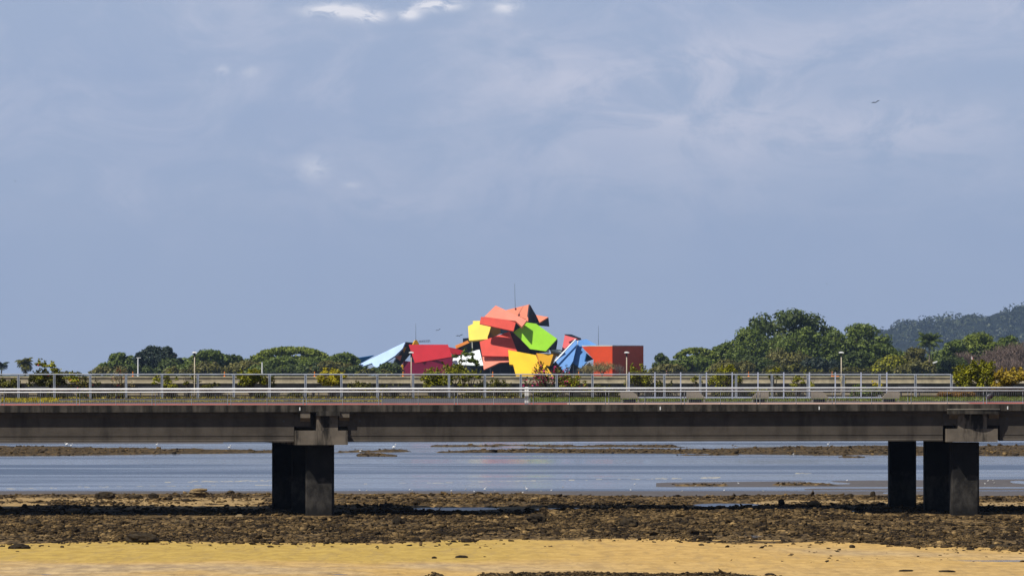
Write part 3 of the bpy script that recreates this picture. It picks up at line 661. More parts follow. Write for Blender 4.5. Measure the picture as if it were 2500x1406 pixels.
for i in range(-5, 30):
    u0 = 98 + PITCH * i; x0 = X(u0, D) + .13; x1 = X(u0 + PITCH, D) - .13
    m_ = MB(); n = 18
    for q in range(n + 1):
        x = x0 + (x1 - x0) * q / n; m_.box(x - .006, x + .006, yr + .012, yr + .024, 7.10, 7.80)
    m_.box(x0, x1, yr + .008, yr + .03, 7.085, 7.10); m_.box(x0, x1, yr + .008, yr + .03, 7.80, 7.815)
    m_.build('bar_panel', M['wire'], rl, grade=True)
gp = thing('gate_post', 'pinkish white double post breaking the railing near the centre', 'post', (X(1286, D), D + .45, zd(X(1286, D), .45)))
for du in (-3.2, 2.0):
    x = X(1286 + du, D); MB().box(x - .05, x + .07, D + .36, D + .56, 7.01, 8.12).build('upright', M['white'], gp, grade=True)
MB().box(X(1281.5, D), X(1290, D), D + .34, D + .58, 8.121, 8.16).build('cap_plate', M['white'], gp, grade=True)

# grey fence at the back of the promenade
WF = 18.0; yf = D + WF; zf = 7 + .02 * WF
fn = thing('fence', 'grey metal fence of paired posts at the back of the promenade', 'fence', (0, yf, zf))
x0, x1 = X(-300, yf), X(2322, yf)
zt_ = HC - (913.5 - YH) * yf / F
MB().tube([(x0, yf, zt_), (x1, yf, zt_ - .02)], .045, 8).build('top_rail', M['fence'], fn)
for i in range(-4, 27):
    u = 45 + 87.6 * i; x = X(u, yf)
    if u > 2330: break
    m_ = MB(); m_.box(x - .075, x - .03, yf - .06, yf + .06, zf - .02 + GRADE * x, zt_ - .03); m_.box(x + .03, x + .075, yf - .06, yf + .06, zf - .02 + GRADE * x, zt_ - .03); m_.box(x - .029, x + .029, yf - .01, yf + .01, zf + GRADE * x, zt_ - .03)
    m_.build('post', M['fence'], fn)
WB = 12.5; yb = D + WB; zb_ = 7 + .02 * WB; ztb = HC - (909.5 - YH) * yb / F
fb = thing('fence', 'pale blue framed fence on the lawn in the right half', 'fence', (0, yb, zb_))
x0, x1 = X(1536, yb), X(2166, yb)
MB().tube([(x0, yb, ztb), (x1, yb, ztb)], .025, 6).build('top_rail', M['dark_steel'], fb)
MB().box(x0, x1, yb - .03, yb + .03, zb_ + .13, zb_ + .22).build('bottom_rail', M['fence2'], fb)
for i in range(11):
    x = X(1536 + 62.9 * i, yb); MB().box(x - .04, x + .04, yb - .04, yb + .04, zb_ - .02, ztb + .03).build('post', M['fence2'], fb)
m_ = MB()
for i in range(11): m_.box(x0, x1, yb - .004, yb + .004, zb_ + .3 + .125 * i, zb_ + .304 + .125 * i)
m_.build('wire_infill', M['wire'], fb)

# low planter wall along the back with gaps
pw = [(-300, 90), (110, 235), (300, 520), (540, 760), (770, 905), (930, 1045), (1060, 1240), (1260, 1480), (1500, 1660), (1680, 1990), (2010, 2140), (2150, 2290), (2440, 2800)]
yp = D + 20.8
for i, (u0, u1) in enumerate(pw):
    x0, x1 = X(u0, yp), X(u1, yp); zz = 7 + .02 * 20.8 + GRADE * (x0 + x1) / 2; hgt = HC - (957.5 + (i % 3)) * 0 - (958.0 + .6 * (i % 3) - YH) * yp / F
    m_ = MB(); m_.box(x0, x1, yp, yp + .35, zz - .03, hgt - .15); o = m_.build('planter_wall', M['planter'], loc=(x0, yp, zz))
    ordn = ['leftmost', 'second', 'third', 'fourth', 'fifth', 'sixth', 'seventh', 'eighth', 'ninth', 'tenth', 'eleventh', 'twelfth', 'last'][i]
    tag(o, f'low beige planter wall behind the grey fence, {ordn} segment counting from the left', 'planter wall', 'planter walls behind the fence')
    c_ = MB().box(x0 - .03, x1 + .03, yp - .05, yp + .4, hgt - .148, hgt); c_.build('coping', M['far_deck'], o)

# concrete lounging seats
def seat(uc, left, right, sl, label):
    y0 = D + 4.9; x0, x1 = X(left, y0), X(right, y0); zz = zd((x0 + x1) / 2, 4.9); t = lambda v: HC - (v - YH) * y0 / F
    o = thing('lounge_seat', label, 'bench', ((x0 + x1) / 2, y0 + .3, zz), 'concrete lounge seats on the promenade')
    a, b = t(955), t(972); cut = .45
    if sl > 0: pl = [(x0, b), (x1 + cut, b), (x1, a), (x0, a)]
    else: pl = [(x0 - cut, b), (x1, b), (x1, a), (x0, a)]
    MB().extrude([(x, y0, z) for x, z in pl], (0, .28, 0)).build('seat_shell', M['bench'], o, fix=True)
    xa, xb = min(p[0] for p in pl), max(p[0] for p in pl)
    for xx in (xa + .06, xb - .12): MB().box(xx, xx + .07, y0 + .04, y0 + .14, zz, b - .002).build('leg', M['bench'], o)
    MB().box(xa + .2, xb - .25, y0 + .3, y0 + .9, zz + .0, zz + .22).build('seat_base', M['dark_steel'], o)
seat(0, 1515, 1545, 1, 'beige concrete lounge seat beside the lamp post, sloped on its right')
seat(0, 1676, 1706, 1, 'beige concrete lounge seat second from the left of the row')
seat(0, 1850, 1877, -1, 'beige concrete lounge seat in the middle of the row, sloped on its left')
seat(0, 1980, 2008, 1, 'beige concrete lounge seat fourth from left, sloped on its right')
seat(0, 2168, 2196, -1, 'beige concrete lounge seat at the right end of the row')

# dark benches at the back of the promenade
def back_bench(u, label):
    y0 = D + 19; x = X(u, y0); zz = zd(x, 19)
    o = thing('park_bench', label, 'bench', (x, y0, zz), 'dark benches behind the grey fence')
    MB().box(x - .8, x + .8, y0 - .2, y0 + .25, zz + .42, zz + .47).build('seat', M['dark_steel'], o)
    MB().box(x - .8, x + .8, y0 + .26, y0 + .31, zz + .5, zz + .82).build('backrest', M['dark_steel'], o)
    for s_ in (-.65, .6): MB().box(x + s_, x + s_ + .07, y0 - .15, y0 + .25, zz, zz + .418).build('leg', M['dark_steel'], o)
for u, l in ((90, 'dark bench at far left among low shrubs'), (365, 'dark bench left of the flat-topped topiary shrub'), (548, 'dark bench left of the large rounded green bush'), (800, 'dark bench under the yellow bush'),
             (975, 'dark bench left of the lamp in front of the red roof'), (1080, 'dark bench under the broad bush at centre'), (2222, 'dark bench left of the red-brown hedge')):
    back_bench(u, l)

# promenade lamps
def lamp(u, label):
    y0 = D + 19.4; x = X(u, y0); zz = zd(x, 19.4); zt = HC - (859 - YH) * y0 / F
    o = thing('lamp_post', label, 'lamp post', (x, y0, zz), 'tan lamp posts along the promenade')
    MB().tube([(x, y0, zz), (x, y0, zz + .3), (x, y0, zt - .34)], [.055, .042, .036], 8).build('pole', M['pole'], o, smooth=True)
    MB().tube([(x, y0, zt - .34), (x, y0, zt - .08)], [.05, .06], 8).build('neck', M['dark_steel'], o)
    m_ = MB(); m_.box(x - .17, x + .17, y0 - .13, y0 + .16, zt - .079, zt - .02); m_.ell((x, y0, zt - .02), (.15, .12, .04), 10, 5); m_.build('lamp_head', M['white'], o)
    MB().tube([(x + .02, y0, zt + .02), (x + .02, y0, zt + .12)], .012, 5).build('spike', M['dark_steel'], o)
for u, l in ((475, 'tan lamp post in front of the green trees at left'), (1004, 'tan lamp post in front of the dark red roof'), (1530, 'tan lamp post in front of the maroon wall'), (2054, 'tan lamp post in front of the large tree group at right')): lamp(u, l)

# ------------------------------------------------------------------ far road viaduct
DF = 800.0
zF = lambda v: HC - (v - YH) * DF / F
fx0, fx1 = X(-900, DF), X(3950, DF)
fv = thing('road_viaduct', 'long beige concrete road viaduct behind the promenade fence', 'bridge', (0, DF, 0))
MB().extrude([(fx0, DF + a, b) for a, b in ((.1, zF(936)), (-.22, zF(936)), (-.22, zF(933.4)), (-.16, zF(931.6)), (.06, zF(931.2)), (12.0, zF(931.2)), (12, zF(936)))], (fx1 - fx0, 0, 0)).build('deck', M['far_deck'], fv, fix=True)
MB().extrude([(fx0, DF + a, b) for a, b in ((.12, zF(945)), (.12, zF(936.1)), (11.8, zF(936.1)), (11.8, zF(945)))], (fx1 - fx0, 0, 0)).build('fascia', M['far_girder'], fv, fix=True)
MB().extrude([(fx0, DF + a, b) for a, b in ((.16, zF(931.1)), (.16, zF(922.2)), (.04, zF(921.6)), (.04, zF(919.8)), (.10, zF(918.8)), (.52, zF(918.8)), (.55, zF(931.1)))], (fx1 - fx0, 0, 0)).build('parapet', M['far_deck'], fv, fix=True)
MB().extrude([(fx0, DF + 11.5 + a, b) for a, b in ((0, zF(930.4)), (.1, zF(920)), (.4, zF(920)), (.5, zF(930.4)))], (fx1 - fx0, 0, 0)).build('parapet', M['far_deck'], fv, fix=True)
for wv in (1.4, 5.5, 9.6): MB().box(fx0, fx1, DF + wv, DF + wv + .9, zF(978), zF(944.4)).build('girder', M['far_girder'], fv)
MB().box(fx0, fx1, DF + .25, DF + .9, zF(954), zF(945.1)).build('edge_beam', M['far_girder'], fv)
for u in (-820, 740, 2295, 3850):
    MB().box(X(u, DF) - .9, X(u, DF) + .9, DF + 2, DF + 9.8, -1.5, zF(978.1)).build('column', M['far_girder'], fv)
tag(MB().box(fx0, fx1, DF + .6, DF + 11.4, zF(930.4), zF(930.1)).build('road', M['asphalt']), kind='structure')
ordw = ['first', 'second', 'third', 'fourth', 'fifth', 'sixth', 'seventh', 'eighth']
for i, u in enumerate((324, 548, 768, 984, 1203, 1413, 1828, 2032)):
    x = X(u, DF); y0 = DF + .29; z0 = zF(919.2)
    m_ = MB(); m_.tube([(x, y0, z0), (x, y0, z0 + .08), (x, y0, z0 + .1), (x, y0, z0 + .72)], [.16, .15, .07, .06], 8)
    tag(m_.build('marker_post', M['orange'], loc=(x, y0, z0)), f'orange marker post on the road viaduct parapet, {ordw[i]} from the left', 'marker post', 'orange marker posts on the parapet')
x = X(2040, DF); m_ = MB(); m_.box(x - .7, x + .7, DF + 1.0, DF + 1.3, zF(930), zF(926)); m_.extrude([(x - .7, DF + 1.0, zF(926)), (x + .7, DF + 1.0, zF(926)), (x + .55, DF + 1.08, zF(917)), (x - .55, DF + 1.08, zF(917))], (0, .18, 0))
tag(m_.build('road_barrier', M['orange'], loc=(x, DF + 1.1, zF(930)), fix=True), 'orange plastic road barrier behind parapet near the right lamp post', 'barrier')
def white_pole(u, vt_, bar, label):
    y0 = DF + 11.7; x = X(u, y0); s_ = y0 / F; z0 = HC - (920 - YH) * s_; z1 = HC - (vt_ - YH) * s_
    o = thing('light_pole', label, 'light pole', (x, y0, z0), 'white light poles on the road viaduct')
    MB().tube([(x, y0, z0), (x, y0, z1)], [.10, .075], 8).build('pole', M['white'], o)
    if bar: MB().box(x - .22, x + .4, y0 - .08, y0 + .08, z1, z1 + .09).build('lamp_arm', M['white'], o)
white_pole(337, 874, True, 'thin white pole with crossbar in front of dark green tree'); white_pole(640, 884, False, 'short white pole above the large rounded bush')

# ------------------------------------------------------------------ leaves
def leaf_cloud(blobs, n, size, rng, up=.35, shell=.45, aspect=.6, wts=None, nrand=.5):
    b = np.array(blobs, float); wts = (b[:, 3] * b[:, 5]) if wts is None else np.array(wts); wts = wts / wts.sum()
    i = rng.choice(len(b), n, p=wts); q = rng.normal(size=(n, 3)); q /= np.linalg.norm(q, axis=1)[:, None]
    r_ = rng.random(n) ** shell
    p = b[i, :3] + q * b[i, 3:6] * r_[:, None]
    nr = q + rng.normal(size=(n, 3)) * nrand + np.array([0, 0, up]); nr /= np.linalg.norm(nr, axis=1)[:, None]
    t = np.cross(nr, rng.normal(size=(n, 3))); t /= np.linalg.norm(t, axis=1)[:, None]; bt = np.cross(nr, t)
    s_ = size * rng.uniform(.55, 1.3, n)[:, None]
    return np.stack([p - t * s_, p - bt * s_ * aspect, p + t * s_, p + bt * s_ * aspect], 1)

LAND_Z = 7.6
def crown_blobs(x, y, z0, wid, hgt, rng, kind):
    bl = []
    if kind == 'spread':                      # umbrella crown: plates along an arc
        n = 34
        for i in range(n):
            a = -1 + 2 * (i + rng.uniform(0, 1)) / n; r_ = wid * rng.uniform(.055, .105); cx = x + a * wid * .45
            cz = z0 + hgt * (.97 - .34 * abs(a) ** 2.6) - r_ * .5 - (0 if i % 2 else rng.uniform(.04, .34)) * hgt
            bl.append((cx, y + rng.uniform(-.3, .3) * wid, cz, r_, r_, r_ * .5))
        for i in range(4):
            a = rng.uniform(-.8, .8); bl.append((x + a * wid * .45, y, z0 + hgt * rng.uniform(.1, .35), wid * .12, wid * .12, hgt * .16))
    elif kind == 'low':
        for i in range(16):
            a = rng.uniform(-1, 1); top = hgt * (1 - .45 * abs(a) ** 2.5); r_ = min(hgt * rng.uniform(.26, .4), wid * .28)
            bl.append((x + a * (wid / 2 - r_ * .5), y + rng.uniform(-.3, .3) * wid * .5, z0 + max(r_ * .3, (top - r_ * .9) * rng.uniform(.3, 1) ** .6), r_ * 1.25, r_ * 1.1, r_))
    else:
        n = 40
        for i in range(n):
            an = math.pi * (rng.uniform(.02, .98)); r_ = min(wid, hgt) * rng.uniform(.09, .19); q = 1.0 if i % 2 else rng.uniform(.45, .95)
            q *= rng.uniform(.93, 1.05); ex = .75 if kind == 'dome' else .62
            bl.append((x + math.cos(an) * q * max(.1, wid / 2 - r_), y + rng.uniform(-.3, .3) * wid * .8, z0 + max(r_ * .5, math.sin(an) ** ex * (hgt - r_ * .9) * q), r_ * 1.2, r_ * 1.15, r_ * .9))
        r_ = min(wid, hgt) * .2; bl.append((x + rng.uniform(-.1, .1) * wid, y, z0 + hgt - r_ * .9, r_ * 1.2, r_, r_ * .9))
        bl.append((x, y, z0 + hgt * .5, wid * .34, wid * .3, hgt * .36))
    return bl
def trunk_mb(x, y, z0, hgt, wid, rng, n=5):
    m_ = MB(); r0 = max(.12, hgt * .03)
    m_.tube([(x, y, z0), (x + rng.uniform(-.2, .2), y, z0 + hgt * .25), (x + rng.uniform(-.4, .4), y, z0 + hgt * .5)], [r0 * 1.3, r0, r0 * .7], 7)
    for i in range(n):
        a = rng.uniform(0, 6.28); l = wid * rng.uniform(.2, .42)
        p0 = Vector((x, y, z0 + hgt * rng.uniform(.2, .45))); p2 = p0 + Vector((math.cos(a) * l, math.sin(a) * l, hgt * rng.uniform(.2, .42))); p1 = (p0 + p2) / 2 + Vector((0, 0, hgt * .05))
        m_.tube([p0, p1, p2], [r0 * .55, r0 * .38, r0 * .16], 5)
    return m_
TREES = 0
def tree(u, vtop, wpx, d_, mat, kind, label, group='trees on the far shore', vb_=None, dens=1.0, size=.62, bark='bark', name='tree', cat='tree'):
    global TREES; TREES += 1; r_ = np.random.default_rng(100 + TREES); s_ = d_ / F; x = X(u, d_)
    z0 = LAND_Z if vb_ is None else HC - (vb_ - YH) * s_; z1 = HC - (vtop - YH) * s_; hgt = z1 - z0; wid = wpx * s_
    o = thing(name, label, cat, (x, d_, z0), group)
    trunk_mb(x, d_, z0, hgt, wid, r_).build('trunk', M[bark], o, smooth=True)
    bl = crown_blobs(x, d_, z0, wid, hgt, r_, kind)
    n = int(np.clip(dens * wid * hgt * 30 / (size / .62) ** 2, 900, 9000))
    mesh_np('crown', leaf_cloud(bl, n, size, r_), 4, M[mat], o)
    return o
# land on the far shore
def far_land():
    xs = np.linspace(-520, 560, 90); ys = np.array([1990, 2040, 2100, 2180, 2260, 2340, 2420, 2600, 2900, 3400, 3800, 3900.]); hh = np.array([-1, 3.5, LAND_Z - .4, LAND_Z, LAND_Z, LAND_Z, LAND_Z, LAND_Z - .2, LAND_Z - .4, 6.5, 4, -1])
    A, B = np.meshgrid(xs, ys); Hh = np.repeat(hh[:, None], len(xs), 1) + (fbm(A / 30, B / 30, 3) - .5) * .5
    v = np.stack([A, B, Hh], -1).reshape(-1, 3); ix = np.arange(v.shape[0]).reshape(A.shape)
    f = np.stack([ix[:-1, :-1], ix[:-1, 1:], ix[1:, 1:], ix[1:, :-1]], -1).reshape(-1, 4)
    m_ = MB(); m_.v = [tuple(p) for p in v]; m_.f = [tuple(q) for q in f.tolist()]; m_.mi = [0] * len(m_.f)
    return m_.build('far_shore', painted('far_shore_grass', (0.06, 0.075, 0.03), .95, .3, .05, .05), smooth=True)
tag(far_land(), kind='structure')

T = tree
T(292, 861, 97, 2330, 'f_mid', 'round', 'olive green tree just left of the dark blue-green tree')
T(385, 843, 138, 2300, 'f_blue', 'dome', 'very dark blue-green dome tree, tallest at the left')
T(418, 872, 60, 2290, 'f_dark', 'low', 'low dark green side tree leaning right of the dark dome tree')
T(508, 853, 122, 2320, 'f_mid', 'round', 'bright green rounded tree behind the first lamp post')
T(570, 864, 79, 2330, 'f_dark', 'round', 'thin dark green tree between bright rounded tree and spreading tree', dens=.7)
T(500, 879, 92, 2270, 'f_olive', 'low', 'olive bushy tree right of the first lamp post')
T(425, 893, 60, 2262, 'f_olive', 'low', 'small olive tree at the foot of the dark dome tree')
T(615, 873, 80, 2275, 'f_olive', 'low', 'olive bushy tree left of the short white pole')
T(712, 843, 208, 2320, 'f_lite', 'spread', 'broad spreading umbrella tree with gaps, widest at the left', dens=1.25)
T(690, 868, 130, 2290, 'f_mid', 'low', 'low green tree under the left of the spreading tree')
T(775, 866, 120, 2295, 'f_mid', 'low', 'low green tree under the right of the spreading tree')
T(838, 859, 94, 2300, 'f_mid', 'round', 'small green tree between spreading tree and pale blue roof')
T(730, 888, 190, 2260, 'f_dark', 'low', 'dark green thicket at the foot of the spreading tree', name='thicket', cat='thicket')
T(875, 890, 110, 2230, 'f_dark', 'low', 'dark green thicket below the tip of the pale blue roof', name='thicket', cat='thicket')
T(953, 880, 56, 2225, 'f_dark', 'low', 'dark shrubby tree in front of the pale blue roof, left of red roof')
T(915, 898, 90, 2215, 'f_deep', 'low', 'low dark thicket along the parapet left of the red roof', name='thicket', cat='thicket')
T(255, 893, 66, 2250, 'f_olive', 'low', 'sparse olive shrub tree at the left end of the left tree group', dens=.55)
T(330, 889, 110, 2255, 'f_dark', 'low', 'dark thicket at the foot of the olive green tree', name='thicket', cat='thicket')
T(455, 884, 120, 2285, 'f_mid', 'low', 'low green thicket between the dark dome tree and bright rounded tree', name='thicket', cat='thicket')
T(590, 880, 110, 2300, 'f_olive', 'low', 'olive thicket between bright rounded tree and spreading tree', name='thicket', cat='thicket')
T(670, 884, 150, 2268, 'f_mid', 'low', 'green thicket right of the short white pole', name='thicket', cat='thicket')
T(815, 878, 130, 2280, 'f_olive', 'low', 'olive thicket right of the spreading tree', name='thicket', cat='thicket')
T(310, 873, 150, 2420, 'f_mid', 'low', 'green backdrop thicket behind the olive green tree', name='thicket', cat='thicket')
T(455, 872, 130, 2420, 'f_mid', 'low', 'green backdrop thicket seen right of the dark dome tree', name='thicket', cat='thicket')
T(560, 869, 130, 2420, 'f_mid', 'low', 'green backdrop thicket right of the bright rounded tree', name='thicket', cat='thicket')
T(640, 866, 130, 2420, 'f_mid', 'low', 'green backdrop thicket behind the short white pole', name='thicket', cat='thicket')
T(730, 860, 190, 2420, 'f_mid', 'low', 'green backdrop thicket seen through the spreading tree', name='thicket', cat='thicket')
T(835, 870, 120, 2420, 'f_mid', 'low', 'green backdrop thicket left of the pale blue roof', name='thicket', cat='thicket')
T(165, 905, 70, 2300, 'f_deep', 'low', 'tiny dark thicket near the palm at far left', name='thicket', cat='thicket')
# right-hand group
T(1655, 876, 120, 2450, 'f_mid', 'low', 'green backdrop thicket at the left of the right tree group', name='thicket', cat='thicket')
T(1745, 850, 150, 2450, 'f_mid', 'low', 'green backdrop thicket behind the flat-topped tree', name='thicket', cat='thicket')
T(2020, 820, 190, 2450, 'f_mid', 'low', 'green backdrop thicket between giant tree and tall rounded tree', name='thicket', cat='thicket')
T(2170, 850, 140, 2450, 'f_mid', 'low', 'green backdrop thicket right of the tall rounded tree', name='thicket', cat='thicket')
T(2320, 850, 200, 2450, 'f_mid', 'low', 'green backdrop thicket behind the dark palm', name='thicket', cat='thicket')
T(1614, 862, 46, 2310, 'f_dark', 'round', 'slim dark tree at the left end of the right tree group', dens=.7)
T(1630, 884, 90, 2260, 'f_olive', 'low', 'low olive tree beside the slim dark tree', dens=.9)
T(1700, 846, 120, 2320, 'f_lite', 'spread', 'yellow-green flat-topped tree left of the giant dark tree')
T(1690, 864, 120, 2280, 'f_mid', 'low', 'mid green tree under the flat-topped tree')
T(1770, 840, 96, 2330, 'f_mid', 'round', 'mid green tree between flat-topped tree and giant dark tree')
T(1925, 751, 285, 2420, 'f_dark', 'dome', 'giant dark green dome tree, tallest of all', dens=.8, size=.85)
T(1845, 796, 200, 2370, 'f_mid', 'round', 'large mid green tree in front of left of the giant tree')
T(1975, 800, 180, 2360, 'f_mid', 'round', 'large mid green tree in front of centre of the giant tree')
T(1920, 842, 130, 2300, 'f_olive', 'low', 'olive tree at the foot of the giant dark tree')
T(1835, 858, 120, 2290, 'f_dark', 'low', 'dark green tree low in front of the giant tree, left side')
T(1790, 874, 110, 2260, 'f_olive', 'low', 'low olive tree near the parapet left of the giant tree foot')
T(2000, 866, 120, 2280, 'f_blue', 'low', 'dark blue-green tree low left of the right lamp post')
T(1925, 886, 140, 2240, 'f_deep', 'low', 'low dark thicket under the giant tree near the parapet', name='thicket', cat='thicket')
T(2092, 789, 205, 2390, 'f_mid', 'round', 'tall rounded tree just right of the giant tree', size=.75)
T(2150, 836, 100, 2300, 'f_mid', 'round', 'rounded green tree right of the right lamp post')
T(2095, 856, 90, 2270, 'f_dark', 'round', 'dark green tree directly behind the right lamp post')
T(2175, 862, 86, 2260, 'f_bush', 'low', 'dark olive bushy tree between right lamp post and palm')
T(2238, 846, 84, 2290, 'f_olive', 'round', 'pale olive tree left of the dark palm', dens=.8)
T(2240, 880, 110, 2240, 'f_olive', 'low', 'low olive thicket in front of the dark palm', name='thicket', cat='thicket')
T(2330, 828, 80, 2330, 'f_mid', 'round', 'small green tree right of the dark palm')
T(2392, 812, 118, 2360, 'f_lite', 'round', 'fresh green tree below the hazy hill')
T(2330, 864, 80, 2280, 'f_dark', 'low', 'dark green low tree right of the palm near the flagpole')
T(2462, 818, 80, 2370, 'f_mid', 'round', 'green tree at the right edge above the bare brown trees')
T(2060, 892, 160, 2232, 'f_deep', 'low', 'low dark thicket behind the right lamp post', name='thicket', cat='thicket')

# bare brown trees
def bare_tree(u, vtop, wpx, d_, label, mat='twig', n=420, vb_=None, group='bare trees on the far shore', name='bare_tree', r_tw=.045, cat='tree'):
    global TREES; TREES += 1; r_ = random.Random(TREES * 7); s_ = d_ / F; x = X(u, d_); z0 = LAND_Z if vb_ is None else HC - (vb_ - YH) * s_; hgt = HC - (vtop - YH) * s_ - z0; wid = wpx * s_
    o = thing(name, label, cat, (x, d_, z0), group)
    tr = MB(); tips = []; base_r = max(r_tw * 2.2, hgt * .018)
    for i in range(6):
        a = r_.uniform(0, 6.28); l = wid * r_.uniform(.12, .3); p0 = Vector((x, d_, z0)); p1 = p0 + Vector((math.cos(a) * l * .3, math.sin(a) * l * .3, hgt * .3)); p2 = p0 + Vector((math.cos(a) * l, math.sin(a) * l, hgt * r_.uniform(.55, .75)))
        tr.tube([p0, p1, p2], [base_r, base_r * .7, base_r * .35], 5); tips += [p1, p2, (p1 + p2) / 2, p1 * .3 + p2 * .7]
    tr.build('trunk', M['bark'], o)
    tw = []
    for i in range(n):
        p = r_.choice(tips) + Vector((r_.gauss(0, .12) * wid, r_.gauss(0, .12) * wid, r_.gauss(0, .08) * hgt)); a = r_.uniform(0, 6.28); l = hgt * r_.uniform(.1, .26)
        q = p + Vector((math.cos(a) * l * .7, math.sin(a) * l * .4, l * r_.uniform(.3, 1))); q.z = min(q.z, z0 + hgt * (1 - .25 * abs(q.x - x) / (wid / 2)))
        w_ = Vector((r_tw, 0, 0)) * r_.uniform(.6, 1.3); tw.append([p - w_, p + w_, q + w_ * .3, q - w_ * .3])
    mesh_np('crown', np.array([[tuple(c) for c in q] for q in tw]), 4, M[mat], o); return o
for a in [(2350, 852, 70, 2290, 'bare reddish brown tree right of the palm'), (2405, 850, 80, 2275, 'bare brown tree behind the flagpole'), (2445, 838, 90, 2285, 'bare brown tree with wide twiggy crown right of the flagpole'),
          (2490, 826, 90, 2300, 'tall bare brown tree at the right edge of the frame'), (2465, 868, 100, 2255, 'low bare brown tree above the yellow croton bush'), (2410, 880, 80, 2250, 'low bare brown tree behind the tip of the croton bush')]:
    bare_tree(*a, n=1500, r_tw=.08)
bare_tree(1470, 876, 76, 2240, 'olive twiggy shrub tree in front of the orange red wall', 'tan_twig', 800, r_tw=.08)
bare_tree(1437, 888, 60, 2238, 'low olive twiggy shrub left of the orange red wall', 'tan_twig', 800, r_tw=.08)
bare_tree(1515, 886, 40, 2236, 'thin twiggy shrub in front of the maroon wall', 'twig', 300, r_tw=.06)

# palms
def palm(u, vtop, wpx, d_, label, mat, vb_=None, droop=.5, nfr=22, dead=False, seed=0):
    r_ = random.Random(seed + 5); s_ = d_ / F; x = X(u, d_); z0 = LAND_Z if vb_ is None else HC - (vb_ - YH) * s_; zt = HC - (vtop - YH) * s_; L = wpx * s_ / 2; zc = zt - L * .55
    o = thing('palm_tree', label, 'palm', (x, d_, z0), 'palms on the far shore')
    MB().tube([(x, d_, z0), (x + .15, d_, (z0 + zc) / 2), (x, d_, zc)], [.3, .24, .2], 8).build('trunk', M['pale_bark'], o, smooth=True)
    q = []
    for i in range(nfr):
        a = 6.283 * i / nfr + r_.uniform(-.2, .2); el = r_.uniform(-.35, 1.25); l = L * r_.uniform(.85, 1.15); dirh = Vector((math.cos(a), math.sin(a), 0)); prev = Vector((x, d_, zc)); seg = 8
        side = Vector((-math.sin(a), math.cos(a), 0))
        for k_ in range(seg):
            e = el - droop * 2.1 * (k_ / seg) ** 1.2; nxt = prev + (dirh * math.cos(e) + Vector((0, 0, math.sin(e)))) * l / seg
            lw = L * .26 * math.sin(math.pi * (k_ + 1.2) / (seg + 1.6)); dn = Vector((0, 0, -lw * .7))
            for sg in (-1, 1):
                for h_ in (0, .5):
                    p = prev.lerp(nxt, h_); q.append([p, p + (nxt - prev) * .35, p + side * sg * lw + dn + (nxt - prev) * .5, p + side * sg * lw * .9 + dn])
            prev = nxt
    mesh_np('fronds', np.array([[tuple(c) for c in f] for f in q]), 4, M[mat], o)
    if dead:
        q2 = leaf_cloud([(x, d_, zc - L * .55, L * .35, L * .35, L * .6)], 140, L * .22, np.random.default_rng(4), up=0, aspect=.15); mesh_np('dead_skirt', q2, 4, M['tan_twig'], o)
    return o
palm(2268, 813, 70, 2270, 'tall dark palm in front of the hazy hill at right', 'f_dark', droop=.55, nfr=26)
palm(62, 869, 56, 2200, 'shaggy palm with dead brown skirt at far left', 'f_deep', droop=.75, dead=True, seed=3)
palm(3, 878, 44, 2200, 'dark palm cut off by the left edge of the frame', 'f_blue', droop=.6, seed=9)

# ------------------------------------------------------------------ hazy hill
DH = 15000.0
def hill():
    us = np.linspace(1950, 3600, 170); dd = np.linspace(DH - 1400, DH + 2000, 40)
    ridge_v = np.interp(us, [1950, 2050, 2140, 2250, 2350, 2440, 2500, 2700, 3000, 3600], [908, 880, 816, 800, 786, 775, 760, 735, 720, 760])
    m_ = MB(); 
    A = np.tile(us, (len(dd), 1)); B = np.repeat(dd[:, None], len(us), 1)
    t = np.where(B < DH, (B - (DH - 1400)) / 1400, 1 - .3 * (B - DH) / 2000); t = sstep(t, 0, 1)
    Xh = (A - 1250) * DH / F; Zh = -3 + ((908 - ridge_v)[None, :] * DH / F + 12) * t
    Zh = Zh + t * (fbm(Xh / 100, B / 150, 8) - .5) * 36 + t * (fbm(Xh / 30, B / 40, 12) - .5) * 20
    v = np.stack([Xh, B, Zh], -1).reshape(-1, 3); ix = np.arange(len(v)).reshape(A.shape)
    f = np.stack([ix[:-1, :-1], ix[:-1, 1:], ix[1:, 1:], ix[1:, :-1]], -1).reshape(-1, 4)
    m_.v = [tuple(p) for p in v]; m_.f = [tuple(q) for q in f.tolist()]; m_.mi = [0] * len(m_.f)
    o = tag(m_.build('hill', painted('hill_ground', (0.015, 0.02, 0.013), .95, .3, .01, .05)), kind='structure')
    r_ = np.random.default_rng(5); n = 1500
    i = r_.integers(0, len(dd) // 2, n); j = r_.integers(0, len(us), n); bl = []
    for a, b in zip(i, j):
        p = v[a * len(us) + b]; rr = r_.uniform(8, 27); bl.append((p[0] + r_.uniform(-8, 8), p[1], p[2] + rr * .35, rr, rr, rr * .75))
    tag(mesh_np('forest', leaf_cloud(bl, 70000, 3.8, r_, shell=.2, nrand=.3, up=.15), 4, M['f_olive_hill']), kind='stuff', label='hazy forest covering the far hill')
    return v, us, dd
M['f_olive_hill'] = foliage('hill_leaves', (0.006, 0.010, 0.008), (0.030, 0.042, 0.020), (0.10, 0.115, 0.05), .05, .018)
hill()
